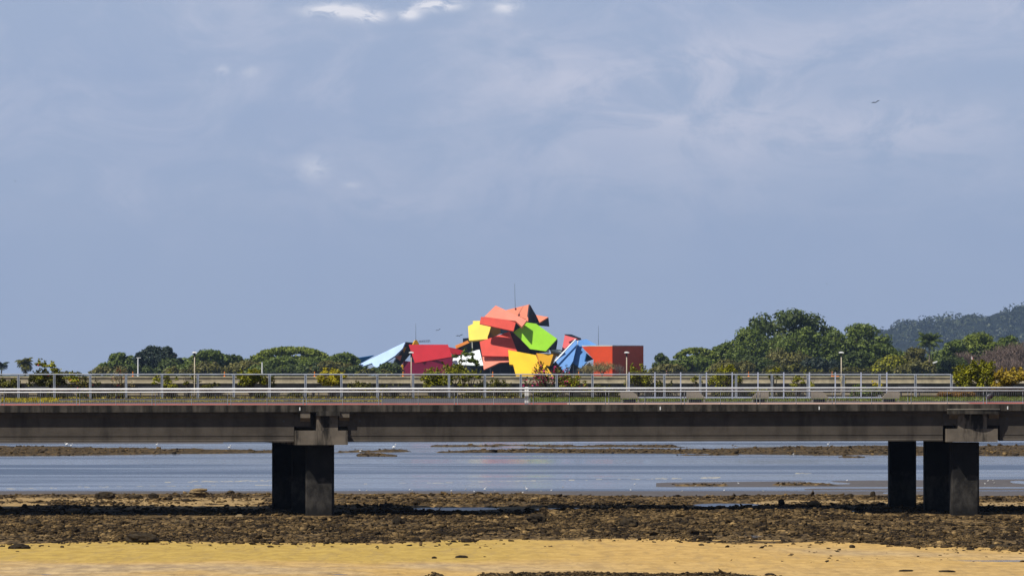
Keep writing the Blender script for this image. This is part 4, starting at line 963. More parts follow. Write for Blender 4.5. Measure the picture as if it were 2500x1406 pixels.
for u, vt_, wp, l in ((2372, 768, 62, 'large dark tree standing out on the ridge of the hazy hill'), (2255, 790, 40, 'rounded tree on the left ridge of the hazy hill'), (2310, 786, 36, 'small pale tree on the ridge left of the large dark ridge tree'),
                      (2455, 764, 30, 'narrow tree on the ridge right of the large dark ridge tree'), (2490, 748, 46, 'wide spreading tree at the top right of the hazy hill'), (2180, 802, 36, 'low tree at the left end of the hazy ridge')):
    base_v = float(np.interp(u, [2140, 2250, 2350, 2440, 2500], [816, 800, 786, 775, 760])) + 8
    tree(u, vt_, wp, DH - 40, 'f_olive_hill', 'round', l, 'trees on the ridge of the hill', vb_=base_v, size=3.2, dens=.9)

# ------------------------------------------------------------------ museum with tilted roof plates
DM = 2300.0
def roofpaint(name, col, rough=.45, seed=0):
    m, t, b, out = bsdf(name); o = t.n('ShaderNodeTexCoord').outputs['Object']
    nz = t.noise(o, .18, 5, .6); c = t.mix(t.smooth(nz, .3, .7), tuple(x * .90 for x in col), tuple(min(1, x * 1.06) for x in col))
    sp = t.noise(o, 1.6, 5, .7); c = t.mix(t.math('MULTIPLY', t.smooth(sp, .55, .75), .14), c, tuple(x * .6 for x in col))
    t.t.links.new(c, b.inputs['Base Color']); b.inputs['Roughness'].default_value = rough; b.inputs['Specular IOR Level'].default_value = .3
    wv = t.n('ShaderNodeTexWave', {'Vector': o, 'Scale': .55, 'Distortion': .5}, wave_type='BANDS', bands_direction='X').outputs[1]
    bp = t.n('ShaderNodeBump', {'Height': wv, 'Strength': .04, 'Distance': .1}); t.t.links.new(bp.outputs[0], b.inputs['Normal'])
    return m
K = dict(red=roofpaint('roof_red', (0.57, 0.022, 0.036)), red2=roofpaint('roof_brick_red', (0.76, 0.085, 0.055)), maroon=roofpaint('wall_shaded_red', (0.30, 0.02, 0.075)), salmon=roofpaint('roof_salmon_lit_red', (0.80, 0.245, 0.165)),
         salmon2=roofpaint('roof_coral_lit_red', (0.80, 0.22, 0.12)), pink=roofpaint('roof_pink', (0.78, 0.12, 0.13)), yellow=roofpaint('roof_yellow', (0.80, 0.565, 0.02)), gold=roofpaint('roof_gold', (0.86, 0.50, 0.012)),
         amber=roofpaint('roof_amber', (0.74, 0.38, 0.015)), shaded_yellow=roofpaint('wall_shaded_yellow', (0.34, 0.17, 0.015)), green=roofpaint('roof_green', (0.32, 0.70, 0.02)), dkgreen=roofpaint('roof_underside_green', (0.03, 0.07, 0.045)),
         sky=roofpaint('roof_pale_blue', (0.41, 0.56, 0.86)), white=roofpaint('roof_white', (0.74, 0.79, 0.82)), blue=roofpaint('roof_blue', (0.075, 0.245, 0.60)), dkblue=roofpaint('roof_deep_and_shaded_blue', (0.01, 0.10, 0.28)),
         orange=roofpaint('wall_orange', (0.80, 0.27, 0.05)), orred=roofpaint('wall_orange_red', (0.68, 0.07, 0.018)), navy=roofpaint('soffit_navy_and_shade', (0.018, 0.024, 0.04)), steel=roofpaint('steel_and_shade', (0.035, 0.042, 0.06)),  # navy and steel also hold the shade of right-facing plate ends
         dkmaroon=roofpaint('dark_and_shaded_red', (0.12, 0.012, 0.02)), glass=roofpaint('dark_glass', (0.02, 0.03, 0.045), .12), pale=roofpaint('pale_fascia', (0.62, 0.62, 0.56)), teal=roofpaint('roof_teal', (0.10, 0.30, 0.16)))
mus = thing('museum', 'museum of jumbled tilted roof plates in red, yellow, green and blue', 'museum', (0, DM, LAND_Z))
def plate(name, pts, mat, off, a=0.0, b=0.0, th=0.7, parent=None):
    """tilted slab: plane Y = DM + off + a*(X-Xc) + b*(Z-Zc); its outline is found where sight lines meet that plane, then it gets real thickness"""
    xc = sum(X(u, DM) for u, v in pts) / len(pts); zc = sum(Z(v, DM) for u, v in pts) / len(pts); out = []
    for u, v in pts:
        kx = (u - 1250) / F; kz = -(v - YH) / F          # X = kx*d, Z = HC + kz*d, d = DM+off+a*(X-xc)+b*(Z-zc)
        d_ = (DM + off - a * xc + b * (HC - zc)) / (1 - a * kx - b * kz); out.append((kx * d_, d_, HC + kz * d_))
    nrm = Vector((a, -1, b)).normalized()
    m_ = MB().extrude(out, -nrm * th); return m_.build(name, K[mat], parent or mus, fix=True)
RP = 'roof_panel'
plate('wall', [(1002, 868), (1250, 858), (1350, 864), (1350, 921), (1002, 921)], 'navy', 26, th=20)
plate('wall', [(1130, 826), (1290, 812), (1290, 860), (1130, 868)], 'navy', 20, th=14)
plate('wall', [(1262, 790), (1304, 770), (1318, 800), (1290, 830), (1262, 815)], 'steel', 14, a=.5, th=6)
# left wing
plate(RP, [(871, 892), (989.6, 834.7), (982.4, 850.7), (963.8, 868.4), (915.8, 899.6), (908.3, 885.9), (872, 898)], 'sky', -4, a=-.5, b=1.1, th=.7)
plate(RP, [(873, 874), (914, 867.5), (880, 888)], 'dkblue', 6, a=.2, b=-.2)
plate('soffit', [(989.6, 835.4), (1016, 837.5), (1004, 862), (978, 893), (962, 884), (982, 852)], 'steel', 3, a=.6, b=-.3)
plate('fascia', [(983.3, 848), (992.3, 847), (986, 861.5)], 'amber', -1, b=.2, th=.4)
plate(RP, [(960.2, 869.2), (981, 867.4), (977, 879.5)], 'salmon', -1.5, b=.6, th=.4)
plate('fascia', [(1008, 842), (1013, 831), (1018, 830), (1023, 839), (1023, 842)], 'amber', 2, a=.5, th=.8)
plate('wall', [(985, 880), (1013, 884), (1105, 870), (1105, 921), (985, 921)], 'maroon', 5, a=.15, b=-.0, th=3)  # red wall under the roof; the roof's shade is in its maroon colour
plate(RP, [(998, 841), (1093.5, 841), (1104.6, 870.6), (1013, 886)], 'red', -3, a=.05, b=0.4, th=.9)
plate('door_panel', [(979, 889.5), (984.3, 890), (985.5, 917), (979.4, 917)], 'amber', -6, th=.6)
plate(RP, [(1095, 847), (1113, 850.5), (1130, 856), (1130, 864), (1108, 866), (1102, 862)], 'red', 4, a=.2, b=.1)
plate(RP, [(1111, 843.5), (1141.5, 831), (1146, 836.5), (1113.5, 850.8)], 'orange', 6, a=-.1, b=.15)
plate('soffit', [(1113.5, 851), (1146.2, 836.7), (1152, 856), (1130, 863)], 'steel', 8, b=-.4)
plate('column', [(1151.4, 832), (1153.6, 832), (1154.4, 857), (1152, 857)], 'pale', 5, th=.5)
# upper yellow block
plate('wall', [(1142.4, 796.4), (1155, 790), (1154.4, 783.5), (1171.8, 783), (1172, 789.6), (1198.6, 796.4), (1194, 812.4), (1190, 822), (1190.4, 827.6), (1145, 831)], 'yellow', 4, a=-.25, b=0.75, th=1.0)
plate('wall', [(1198.4, 795), (1222, 802.7), (1222, 815), (1189, 828)], 'shaded_yellow', 7, a=.6, th=.6)  # inner side of the yellow block, its shade put into the colour
plate('soffit', [(1146, 830.8), (1190.4, 827.2), (1176, 836), (1172, 854), (1154, 858), (1152, 840)], 'steel', 10, b=-.5)
plate('window_band', [(1222, 803), (1254, 810), (1250, 814), (1222, 815)], 'glass', 8, th=.3)
plate(RP, [(1106, 874), (1170.5, 852.2), (1180, 891.8), (1104, 889.8)], 'white', 1, a=-.3, b=.9)
# centre red
plate(RP, [(1171, 833.8), (1244.5, 809), (1262, 857), (1262, 870.5), (1177, 868.4)], 'red2', -6, a=-.05, b=0.42, th=1.0)
plate(RP, [(1177.6, 868.9), (1243, 869.8), (1245, 883), (1220, 884.4), (1181, 902)], 'salmon', -6.5, a=-.1, b=.9, th=.8)
plate('soffit', [(1246, 809.5), (1253, 810.7), (1270, 826.7), (1294, 852), (1293, 862), (1262, 857)], 'dkmaroon', 0, a=.7, b=-.3, th=.8)  # underside of the red roof, shade painted in as a darker red
# crown
plate(RP, [(1182, 773.3), (1210, 745.6), (1286.5, 781.5), (1274, 797.5), (1259.6, 783.6)], 'salmon', -8, a=-.12, b=1.05, th=1.0)  # upward face of the red crown; sunlit lightness is in the salmon colour
plate(RP, [(1174.4, 773.3), (1182, 773.6), (1259.8, 784), (1253.5, 808), (1171, 790)], 'red2', -9, a=-.02, b=0.42, th=.8)
plate(RP, [(1233, 757.5), (1293.4, 742.8), (1289, 785.5), (1284, 779)], 'salmon2', -3, a=-.1, b=.55, th=.9)  # red plate painted lighter for the sun on it
plate('soffit', [(1294, 744), (1309, 769.5), (1317, 787), (1310, 792), (1288.5, 787)], 'steel', -2, a=1.0, b=-.1, th=.8)  # crown side turned from the sun; its shade is painted dark
plate('beam', [(1294, 745), (1296, 746), (1313, 789), (1311, 790)], 'navy', -3.5, a=1.0, b=-.1, th=.3)
plate(RP, [(1308.5, 768.6), (1338.7, 774), (1317.3, 787)], 'salmon2', -3, a=-.1, b=.7, th=.8)  # small red plate, the sun's brightening included in its coral colour
plate('wall', [(1316, 787.6), (1339, 776), (1341.2, 797.2), (1322, 795.5), (1310, 790)], 'navy', -1.5, a=.8, b=-.1, th=2)  # right end of the small plate, unlit tone painted as navy
plate('soffit', [(1259.8, 785), (1274, 798.4), (1286, 783), (1290, 790), (1256, 812), (1253.6, 809)], 'steel', -3, a=.4, b=-.5, th=.6)
plate('window', [(1266, 803), (1271.5, 800.5), (1273, 805.5), (1268, 809)], 'white', -6, b=.5, th=.2)
# green
plate(RP, [(1253, 811), (1285, 787), (1308.5, 790), (1360, 826.7), (1332.4, 857), (1294, 851.6), (1270, 826.7)], 'green', -8.4, a=-.18, b=0.25, th=.9)
plate('soffit', [(1360, 827.5), (1361.3, 833), (1358, 853.5), (1340, 854.5), (1333, 857)], 'navy', -3, a=1.0, b=-.3, th=.6)  # green plate's right end; navy colour stands for its shade
plate('soffit', [(1292, 852.3), (1332.4, 857.6), (1340, 860), (1293, 863.5)], 'navy', -2, b=-.8, th=.6)
plate(RP, [(1358, 852), (1372, 855), (1372, 859), (1358, 857)], 'teal', 4, b=.4, th=.5)
# yellow front
plate(RP, [(1240.5, 854), (1308.4, 866.7), (1318, 892), (1331, 890.5), (1352, 919), (1260.4, 919), (1253, 890), (1243.6, 889)], 'gold', -14, a=-.05, b=0.85, th=.9)
plate(RP, [(1309.3, 862), (1351, 865), (1342, 893), (1318, 891.6)], 'amber', -11, a=.1, b=0.5, th=.8)
plate('fascia', [(1308.4, 862.6), (1310.4, 862), (1319, 891), (1317, 892)], 'orange', -14.5, th=.4)
plate('wall', [(1351, 865), (1358.5, 868.5), (1347.5, 893), (1342, 893.5)], 'shaded_yellow', -9, a=1.0, b=-.2, th=.6)  # right side of the yellow plate, darkened in colour for shade
m_ = MB(); pc = P(1358, 858.5, DM - 4); m_.ell(pc, (2.6, 2.2, .75), 14, 7, rot=Matrix.Rotation(.20, 3, 'Y')); m_.build('skylight', K['pale'], mus, smooth=True)
plate('fascia', [(1345, 857), (1371, 866), (1366, 872), (1345, 864)], 'amber', -2, b=.1, th=.4)
plate('window', [(1333, 857), (1340, 853), (1341, 860), (1336, 861)], 'white', -7, b=.4, th=.3)
# pink and blue
plate(RP, [(1379, 817), (1418, 827.5), (1418.7, 834), (1404, 830), (1371, 858)], 'pink', 6, a=-.35, b=.3, th=1.0)
plate('roof_rim', [(1378, 815.5), (1395, 816), (1418.4, 825.5), (1419.4, 832.5), (1417, 828.8), (1379, 818)], 'steel', 4.6, th=.5)
plate(RP, [(1404.4, 828.5), (1410, 833), (1399, 881), (1381, 911.5), (1354.7, 880)], 'blue', -8, a=-.15, b=0.6, th=.9)
plate('roof_rim', [(1353.5, 880.5), (1404.2, 827), (1406, 828.2), (1356.5, 881.8)], 'white', -9.0, a=-.15, b=.6, th=.5)
plate(RP, [(1410.7, 831), (1431, 827.6), (1458, 842), (1440, 845), (1420.4, 846.5), (1433, 864), (1428.4, 881), (1433, 882.9), (1417, 899.8), (1397.3, 884.4)], 'blue', -5, a=-.12, b=.5, th=.9)
plate('roof_rim', [(1410, 831), (1412, 830.6), (1402, 870), (1400, 872)], 'white', -6.5, a=-.12, b=.5, th=.6)
plate('wall', [(1433, 863), (1449, 876.6), (1433, 882.9), (1428.4, 881)], 'dkblue', -6, a=.9, b=-.1, th=.5)  # blue plate's side away from the sun, shade painted as darker blue
plate('soffit', [(1398, 884.6), (1418, 900), (1440, 884), (1452, 921), (1383, 921)], 'navy', 6, th=2)
plate('wall', [(1342, 892), (1358, 882), (1384, 914), (1384, 921), (1342, 921)], 'navy', -2, th=2)
# box wing with its corner towards the viewer
bw = MB(); cx, cy = X(1495, DM - 16), DM - 16; zt0, zt1, zb0 = Z(845, DM - 16), Z(844, DM - 16), LAND_Z
def wallp(pts3, mat): return MB().extrude(pts3, (0, 1.2, 0)).build('wall', K[mat], mus, fix=True)
fa = Vector((-1, .6, 0)).normalized(); fbv = Vector((1, 1.35, 0)).normalized()
def along(v_, u): # distance along v_ until it is seen at column u
    kx = (u - 1250) / F; return (kx * cy - cx) / (v_.x - kx * v_.y)
l1 = along(fa, 1420.4); l1b = along(fa, 1449); l2 = along(fbv, 1571)
C0 = Vector((cx, cy, 0)); A1 = C0 + fa * l1; A1b = C0 + fa * l1b; B1 = C0 + fbv * l2
zA = lambda v, p: HC - (v - YH) * p.y / F
wallp([(C0.x, C0.y, zb0), (C0.x, C0.y, zA(845, C0)), (A1.x, A1.y, zA(846, A1)), (A1b.x, A1b.y, zA(877, A1b)), (A1b.x, A1b.y, zb0)], 'orred')
MB().extrude([(C0.x + .003, C0.y + .003, zb0), (C0.x + .003, C0.y + .003, zA(845, C0)), (B1.x, B1.y, zA(844, B1)), (B1.x, B1.y, zb0)], (-.9, .7, 0)).build('wall', K['orred'], mus, fix=True)
tp = [(C0.x, C0.y), (B1.x, B1.y), (B1.x + fa.x * l1, B1.y + fa.y * l1), (A1.x, A1.y)]
MB().extrude([(x, y, zA(845, C0) + .02) for x, y in tp], (0, 0, .35)).build('parapet_cap', K['pale'], mus, fix=True)
# masts
for u, v0, v1, off in ((1256.5, 754, 692, -4), (1015.2, 834, 790, 2), (1461, 846, 795, -2)):
    d_ = DM + off; MB().tube([P(u + (1.5 if u > 1200 and u < 1300 else 0), v0, d_), P(u, v1, d_)], [.10, .05], 6).build('mast', K['steel'], mus)
MB().tube([P(1259, 752, DM - 4.2), P(1259, 757, DM - 4.2)], .35, 8).build('mast_base', K['dkmaroon'], mus)
m_ = MB()
for k_ in range(2): m_.tube([P(1022, 832 + 3 * k_, DM + 2), P(1050, 830.5 + 3 * k_, DM + 2)], .10, 5)
for k_ in range(7): m_.tube([P(1022 + 4.5 * k_, 832, DM + 2), P(1024 + 4.5 * k_, 835, DM + 2)], .06, 4)
m_.build('antenna', K['steel'], mus)
for u, v in ((1150, 890), (1172, 889), (1197, 897), (1222, 890), (1246, 892), (1112, 896), (1400, 896), (1415, 900)):
    MB().tube([P(u, v - 6, DM + 1), P(u + 2, 921, DM + 1)], .35, 6).build('column', K['steel'], mus)

# sign panel and flag at right
sg = thing('sign_panel', 'small tilted white sign panel at the foot of the dark palm', 'sign', P(2281, 900, 2240))
MB().tube([P(2278, 905, 2240), P(2278, 884, 2240)], .12, 6).build('post', M['dark_steel'], sg)
MB().extrude([P(2277, 888, 2239), (P(2288, 884, 2239)), P(2288.5, 880.5, 2239), P(2277, 884, 2239)], (0, .3, 0)).build('panel', M['white'], sg, fix=True)
fl = thing('flagpole', 'flagpole with a limp red and white flag at right', 'flagpole', P(2372, 912, 2235))
MB().tube([P(2372, 914, 2235), P(2372, 869, 2235)], [.09, .05], 6).build('pole', M['white'], fl)
def flag():
    m_ = MB()
    for k_ in range(6):
        v0 = 871 + 4.2 * k_
        for mi, (a0, a1) in enumerate(((0, 1.6), (1.6, 3.0))):
            z_ = .25 * math.sin(k_); m_.extrude([P(2372.4 + a0, v0, 2234.8 + z_), P(2372.4 + a1 - .25 * k_ * (mi), v0 + 1, 2234.8 - z_), P(2372.4 + a1 - .22 * k_ * mi, v0 + 5.1, 2234.8 + z_), P(2372.4 + a0, v0 + 4.2, 2234.8 - z_)], (0, .05, 0), mi if k_ < 3 else 1 - mi)
    return m_
flag().build('flag', [M['white'], painted('flag_red', (0.5, 0.03, 0.04), .8)], fl, fix=True)

# ------------------------------------------------------------------ planting on the promenade
BN = 0
def bush(u, vtop, vbot, wpx, wv, mat, label, n=2200, size=.07, kind='round', flowers=None, fl_n=0, group='shrubs along the promenade', name='shrub', stems=True, dens=None, ragged=.25, cat='shrub', shape=None):
    global BN; BN += 1; n = int(n * 1.5); size = size * 1.12; r_ = np.random.default_rng(900 + BN); d_ = D + wv; s_ = d_ / F; x = X(u, d_); z0 = 7 + .02 * wv + GRADE * x; zt = HC - (vtop - YH) * s_; zb = max(z0, HC - (vbot - YH) * s_); wid = wpx * s_; hg = zt - zb
    o = thing(name, label, cat, (x, d_, z0), group)
    st = MB(); ns = 7
    for i in range(ns):
        a = r_.uniform(0, 6.28); l = wid * .5 * r_.uniform(.2, .8)
        st.tube([(x + r_.uniform(-.08, .08), d_, z0), (x + math.cos(a) * l * .4, d_ + math.sin(a) * l * .4, z0 + (zt - z0) * .4), (x + math.cos(a) * l, d_ + math.sin(a) * l * .6, z0 + (zt - z0) * r_.uniform(.6, .9))], [.045, .03, .012], 5)
    st.build('stems', M['bark'], o)
    bl = []
    if kind == 'flat':
        for i in range(14): bl.append((x + r_.uniform(-.42, .42) * wid, d_ + r_.uniform(-.35, .35) * wid, zb + hg * r_.uniform(.35, .75), wid * .14, wid * .14, hg * .32))
    elif kind == 'layer':                      # thin layered limbs, sky showing between
        for i in range(13):
            t = r_.uniform(0, 1); a = r_.uniform(-1, 1) * (1 - .5 * t); bl.append((x + a * wid * .5, d_ + r_.uniform(-.3, .3) * wid, zb + hg * (.08 + .86 * t), wid * r_.uniform(.07, .14), wid * .12, hg * r_.uniform(.05, .09)))
    else:
        for i in range(22):
            a = r_.uniform(-1, 1); t = r_.uniform(0, 1); pr = math.sqrt(max(.08, 1 - (1.25 * t - .35) ** 2 * .95)); rr = min(wid, hg) * r_.uniform(.11, .22)
            bl.append((x + a * pr * wid * .43, d_ + r_.uniform(-.35, .35) * wid * .8, zb + hg * (.08 + .82 * t), rr * 1.25, rr * 1.2, rr))
        bl.append((x, d_, zb + hg * .5, wid * .33, wid * .3, hg * .36))
    cl = leaf_cloud(bl, n, size, r_, shell=.5, aspect=.42)
    if ragged:                                  # shoots standing out of the outline
        ns_ = int(n * ragged * .12)
        for i in range(ns_):
            b = bl[r_.integers(len(bl))]; p0 = np.array([b[0], b[1], b[2] + b[5] * .6]); dr = np.array([r_.normal(0, .45), r_.normal(0, .45), 1.0]); L_ = hg * r_.uniform(.1, .24)
            t_ = r_.random((6, 1)) * L_; pp = p0 + dr * t_
            cl = np.concatenate([cl, leaf_cloud(np.concatenate([pp, np.full((6, 3), size * .5)], 1), 6, size * .9, r_)])
    mesh_np('foliage', cl, 4, M[mat], o)
    if flowers: tag(mesh_np('flowers', leaf_cloud(bl, fl_n, size * .95, r_, shell=.25, aspect=.8), 4, M[flowers], o), kind='stuff')
    return o
B_ = bush
B_(612, 903, 944, 84, 20.3, 'f_bush', 'large rounded dense green bush left of the yellow bush', 4200)
B_(812, 904, 946, 80, 20.3, 'f_yellow', 'bright yellow leafy bush on thin stems', 2600)
B_(416, 936, 950, 40, 19, 'f_bush', 'flat-topped clipped topiary shrub with yellow-green top', 1500, kind='flat', ragged=0)
B_(414, 950, 978, 24, 19.2, 'f_deep', 'dark dense shrub right under the flat-topped topiary', 1100, .06, ragged=0)
B_(128, 884, 944, 130, 20.6, 'f_bush', 'layered small tree with orange tinted tips at far left', 1500, .085, 'layer', 'f_croton_t' if 'f_croton_t' in M else 'flower_red', 26, name='small_tree', cat='tree')
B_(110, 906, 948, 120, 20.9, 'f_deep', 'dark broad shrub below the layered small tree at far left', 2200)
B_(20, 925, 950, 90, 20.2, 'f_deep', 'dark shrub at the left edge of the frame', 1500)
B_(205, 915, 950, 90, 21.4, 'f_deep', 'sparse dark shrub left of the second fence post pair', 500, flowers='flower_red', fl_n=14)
B_(300, 893, 948, 60, 21.4, 'tan_twig', 'wispy dry shrub with red flowers left of dark tree', 320, .05, flowers='flower_red', fl_n=24)
B_(405, 902, 938, 66, 20.6, 'f_bush', 'airy layered shrub above the flat-topped topiary', 600, .08, 'layer')
B_(462, 912, 940, 60, 20.8, 'f_deep', 'thin dark shrub left of the first lamp post', 380, .07, 'layer')
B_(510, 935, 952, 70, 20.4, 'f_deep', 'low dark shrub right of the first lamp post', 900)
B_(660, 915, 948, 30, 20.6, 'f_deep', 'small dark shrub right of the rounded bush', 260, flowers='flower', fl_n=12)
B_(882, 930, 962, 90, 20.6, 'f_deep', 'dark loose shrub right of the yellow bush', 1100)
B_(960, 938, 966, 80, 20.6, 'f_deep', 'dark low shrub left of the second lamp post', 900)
B_(1060, 905, 960, 90, 20.2, 'f_bush', 'tall green bush left of the maroon wall front tree', 2600)
B_(1133, 854, 912, 80, 21.6, 'f_mid', 'leafy young tree in front of the white roof plate', 420, .10, 'layer', name='small_tree', cat='tree')
B_(1150, 903, 962, 70, 20.2, 'f_bush', 'green bush under the young leafy tree', 1700, kind='layer')
B_(1105, 890, 935, 90, 21, 'f_bush', 'green bush behind between tall bush and young tree', 1500)
B_(1215, 925, 966, 90, 20.6, 'f_deep', 'dark low shrub left of the gate post', 1500)
B_(1335, 888, 952, 130, 20.2, 'f_deep', 'arching bougainvillea covered in magenta flowers', 800, .07, flowers='flower', fl_n=300, name='bougainvillea')
B_(1395, 917, 955, 90, 20.4, 'f_bush', 'green shrub with magenta flowers right of the bougainvillea', 1300, flowers='flower', fl_n=90)
B_(1330, 945, 978, 100, 17.6, 'f_deep', 'dark low shrub under the bougainvillea', 1700)
B_(1470, 938, 966, 90, 20.4, 'f_deep', 'low dark shrub left of the third lamp post', 1200, flowers='flower', fl_n=14)
B_(1558, 896, 952, 64, 19.9, 'f_bush', 'green bush right of the third lamp post', 2000)
B_(1615, 930, 962, 80, 20.4, 'f_deep', 'low dark shrub second bay right of the third lamp post', 900)
B_(1770, 895, 948, 92, 19.9, 'f_bush', 'broad green bush behind the pale blue fence', 2600)
B_(1700, 918, 938, 40, 20.5, 'f_bush', 'thin green shrub left of the broad bush behind blue fence', 240, .07, 'layer')
B_(1890, 896, 930, 56, 20.3, 'f_bush', 'flat-crowned green shrub behind the pale blue fence', 600, .08, 'layer')
B_(1950, 910, 958, 80, 20.3, 'f_bush', 'loose green shrub right of the flat-crowned shrub', 900, .08, 'layer')
B_(1850, 948, 966, 100, 20.4, 'f_bush', 'low green shrub left of the middle lounge seat', 1000)
B_(2110, 942, 975, 92, 14.5, 'f_mid', 'lush green leafy clump left of the right-hand lounge seat', 2600, .085)
B_(2058, 915, 948, 16, 19.6, 'f_yellow', 'tiny yellow-green shrub at the right lamp post', 160, .06)
B_(2140, 930, 950, 40, 20.4, 'f_yellow', 'small yellowish shrub above the lush green clump', 220, .06, 'layer')
B_(2350, 896, 948, 60, 19.6, 'f_bush', 'yellow-green spiky shrub at the left of the croton bush', 1000, .08, ragged=1.0)
B_(2395, 888, 950, 90, 19.8, 'f_bush', 'tall spiky yellow-green shrub left of the orange croton', 2400, .08, ragged=1.2)
B_(2465, 899, 948, 100, 19.4, 'f_croton', 'orange and yellow croton bush at the right edge', 3200, .085)
B_(2335, 953, 978, 92, 16.5, 'f_hedge', 'clipped red-brown hedge at right below the spiky shrubs', 3600, .06, 'flat', ragged=0, name='hedge', cat='hedge')
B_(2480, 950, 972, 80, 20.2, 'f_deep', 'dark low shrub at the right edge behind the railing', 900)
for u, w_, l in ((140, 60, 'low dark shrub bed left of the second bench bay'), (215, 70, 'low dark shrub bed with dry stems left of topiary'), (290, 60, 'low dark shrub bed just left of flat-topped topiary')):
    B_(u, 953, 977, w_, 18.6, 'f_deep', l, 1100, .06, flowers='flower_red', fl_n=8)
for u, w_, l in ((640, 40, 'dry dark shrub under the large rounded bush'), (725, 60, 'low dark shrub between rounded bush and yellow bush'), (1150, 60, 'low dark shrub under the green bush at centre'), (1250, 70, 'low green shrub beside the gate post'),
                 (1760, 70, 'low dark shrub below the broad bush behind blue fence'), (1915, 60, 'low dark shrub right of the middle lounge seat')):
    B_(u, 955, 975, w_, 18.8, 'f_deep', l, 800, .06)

# ------------------------------------------------------------------ person on the road viaduct, leaning forward
def skin_obj(name, pts, edges, radii, mat, parent):
    me = bpy.data.meshes.new(name); org = ORG[parent.name]
    me.from_pydata([tuple(Vector(p) - org) for p in pts], edges, [])
    o = bpy.data.objects.new(name, me); COL.objects.link(o); o.parent = parent; me.materials.append(mat); ORG[o.name] = org
    md = o.modifiers.new('skin', 'SKIN'); md.use_smooth_shade = True
    for sv, r_ in zip(me.skin_vertices[0].data, radii): sv.radius = (r_, r_)
    me.skin_vertices[0].data[0].use_root = True
    sb = o.modifiers.new('smooth', 'SUBSURF'); sb.levels = 1; sb.render_levels = 1
    return o
yq = DF + 1.4; xq = X(1628, yq); zq = zF(930.1)
pe = thing('person', 'person in dark clothes leaning forward behind the far parapet', 'person', (xq, yq, zq))
def Q(x, y, z): return (xq + x, yq + y, zq + z)
bp_ = [Q(.22, 0, .92), Q(.16, 0, 1.12), Q(.04, 0, 1.32), Q(-.03, 0, 1.40), Q(-.08, 0, 1.47), Q(-.13, 0, 1.58),
       Q(.21, -.10, .88), Q(.16, -.10, .48), Q(.24, -.10, .06), Q(.13, -.12, .02), Q(.21, .10, .88), Q(.30, .10, .48), Q(.44, .10, .08), Q(.34, .12, .03),
       Q(.03, -.19, 1.34), Q(-.02, -.24, 1.08), Q(-.20, -.20, .98), Q(-.28, -.19, .96), Q(.03, .19, 1.34), Q(-.02, .24, 1.08), Q(-.20, .20, .98), Q(-.28, .19, .96)]
be = [(0, 1), (1, 2), (2, 3), (3, 4), (4, 5), (0, 6), (6, 7), (7, 8), (8, 9), (0, 10), (10, 11), (11, 12), (12, 13), (2, 14), (14, 15), (15, 16), (16, 17), (2, 18), (18, 19), (19, 20), (20, 21)]
skin_obj('body', bp_, be, [.14, .13, .14, .06, .055, .095, .085, .06, .045, .04, .085, .06, .045, .04, .06, .045, .035, .04, .06, .045, .035, .04], M['skin'], pe)
skin_obj('shirt', bp_[:3] + bp_[14:16] + bp_[18:20], [(0, 1), (1, 2), (2, 3), (3, 4), (2, 5), (5, 6)], [.16, .155, .165, .085, .065, .085, .065], M['cloth_black'], pe)
skin_obj('trousers', [bp_[0], bp_[6], bp_[7], bp_[8], bp_[10], bp_[11], bp_[12]], [(0, 1), (1, 2), (2, 3), (0, 4), (4, 5), (5, 6)], [.165, .10, .08, .065, .10, .08, .065], M['cloth_black'], pe)
m_ = MB(); m_.ell(Q(-.10, 0, 1.61), (.115, .105, .10), 12, 8); m_.ell(Q(-.02, 0, 1.53), (.07, .09, .13), 10, 7); m_.build('hair', M['hair'], pe, smooth=True)
m_ = MB()
for s_ in (-1, 1): m_.ell(Q(-.215, s_ * .035, 1.585), (.012, .014, .01), 6, 5)
m_.build('eyes', M['hair'], pe)

# ------------------------------------------------------------------ birds
def black_bird():
    y0 = D + 4.6; x = X(2412, y0); zz = zd(x, 4.6) + .012; o = thing('bird', 'large black bird with a long tail standing on the promenade', 'bird', (x, y0, zz))
    m_ = MB()
    prof = [(-.18, .40, .10), (-.05, .36, .17), (.08, .36, .215), (.20, .42, .20), (.28, .50, .15), (.30, .57, .115), (.33, .60, .085)]
    m_.tube([(x + a, y0, zz + b) for a, b, r_ in prof], [r_ for a, b, r_ in prof], 12)
    m_.ell((x + .30, y0, zz + .62), (.105, .085, .08), 12, 8); m_.tube([(x + .37, y0, zz + .615), (x + .43, y0, zz + .60), (x + .47, y0, zz + .57)], [.032, .024, .006], 6)
    for s_ in (-.07, .07): m_.tube([(x + .06, y0 + s_, zz + .22), (x + .08, y0 + s_, zz + .12), (x + .07, y0 + s_, zz + .01)], [.04, .022, .02], 6); m_.box(x + .02, x + .16, y0 + s_ - .03, y0 + s_ + .03, zz, zz + .018)
    m_.build('body', M['feather_black'], o, smooth=True)
    MB().extrude([(x - .14, y0 - .07, zz + .42), (x - .14, y0 + .07, zz + .42), (x - .62, y0 + .09, zz + .27), (x - .62, y0 - .09, zz + .27)], (0, 0, .035)).build('tail', M['feather_black'], o, fix=True)
    for s_ in (-1, 1):
        m2 = MB().ell((x + .02, y0 + s_ * .17, zz + .36), (.27, .055, .13), 12, 7, rot=Matrix.Rotation(R(-38), 3, 'Y')); m2.build('wing', painted('grey_wing_feathers', (0.07, 0.075, 0.085), .4, .2, 4, .5) if 'gw' not in M else M['gw'], o, smooth=True)
black_bird()
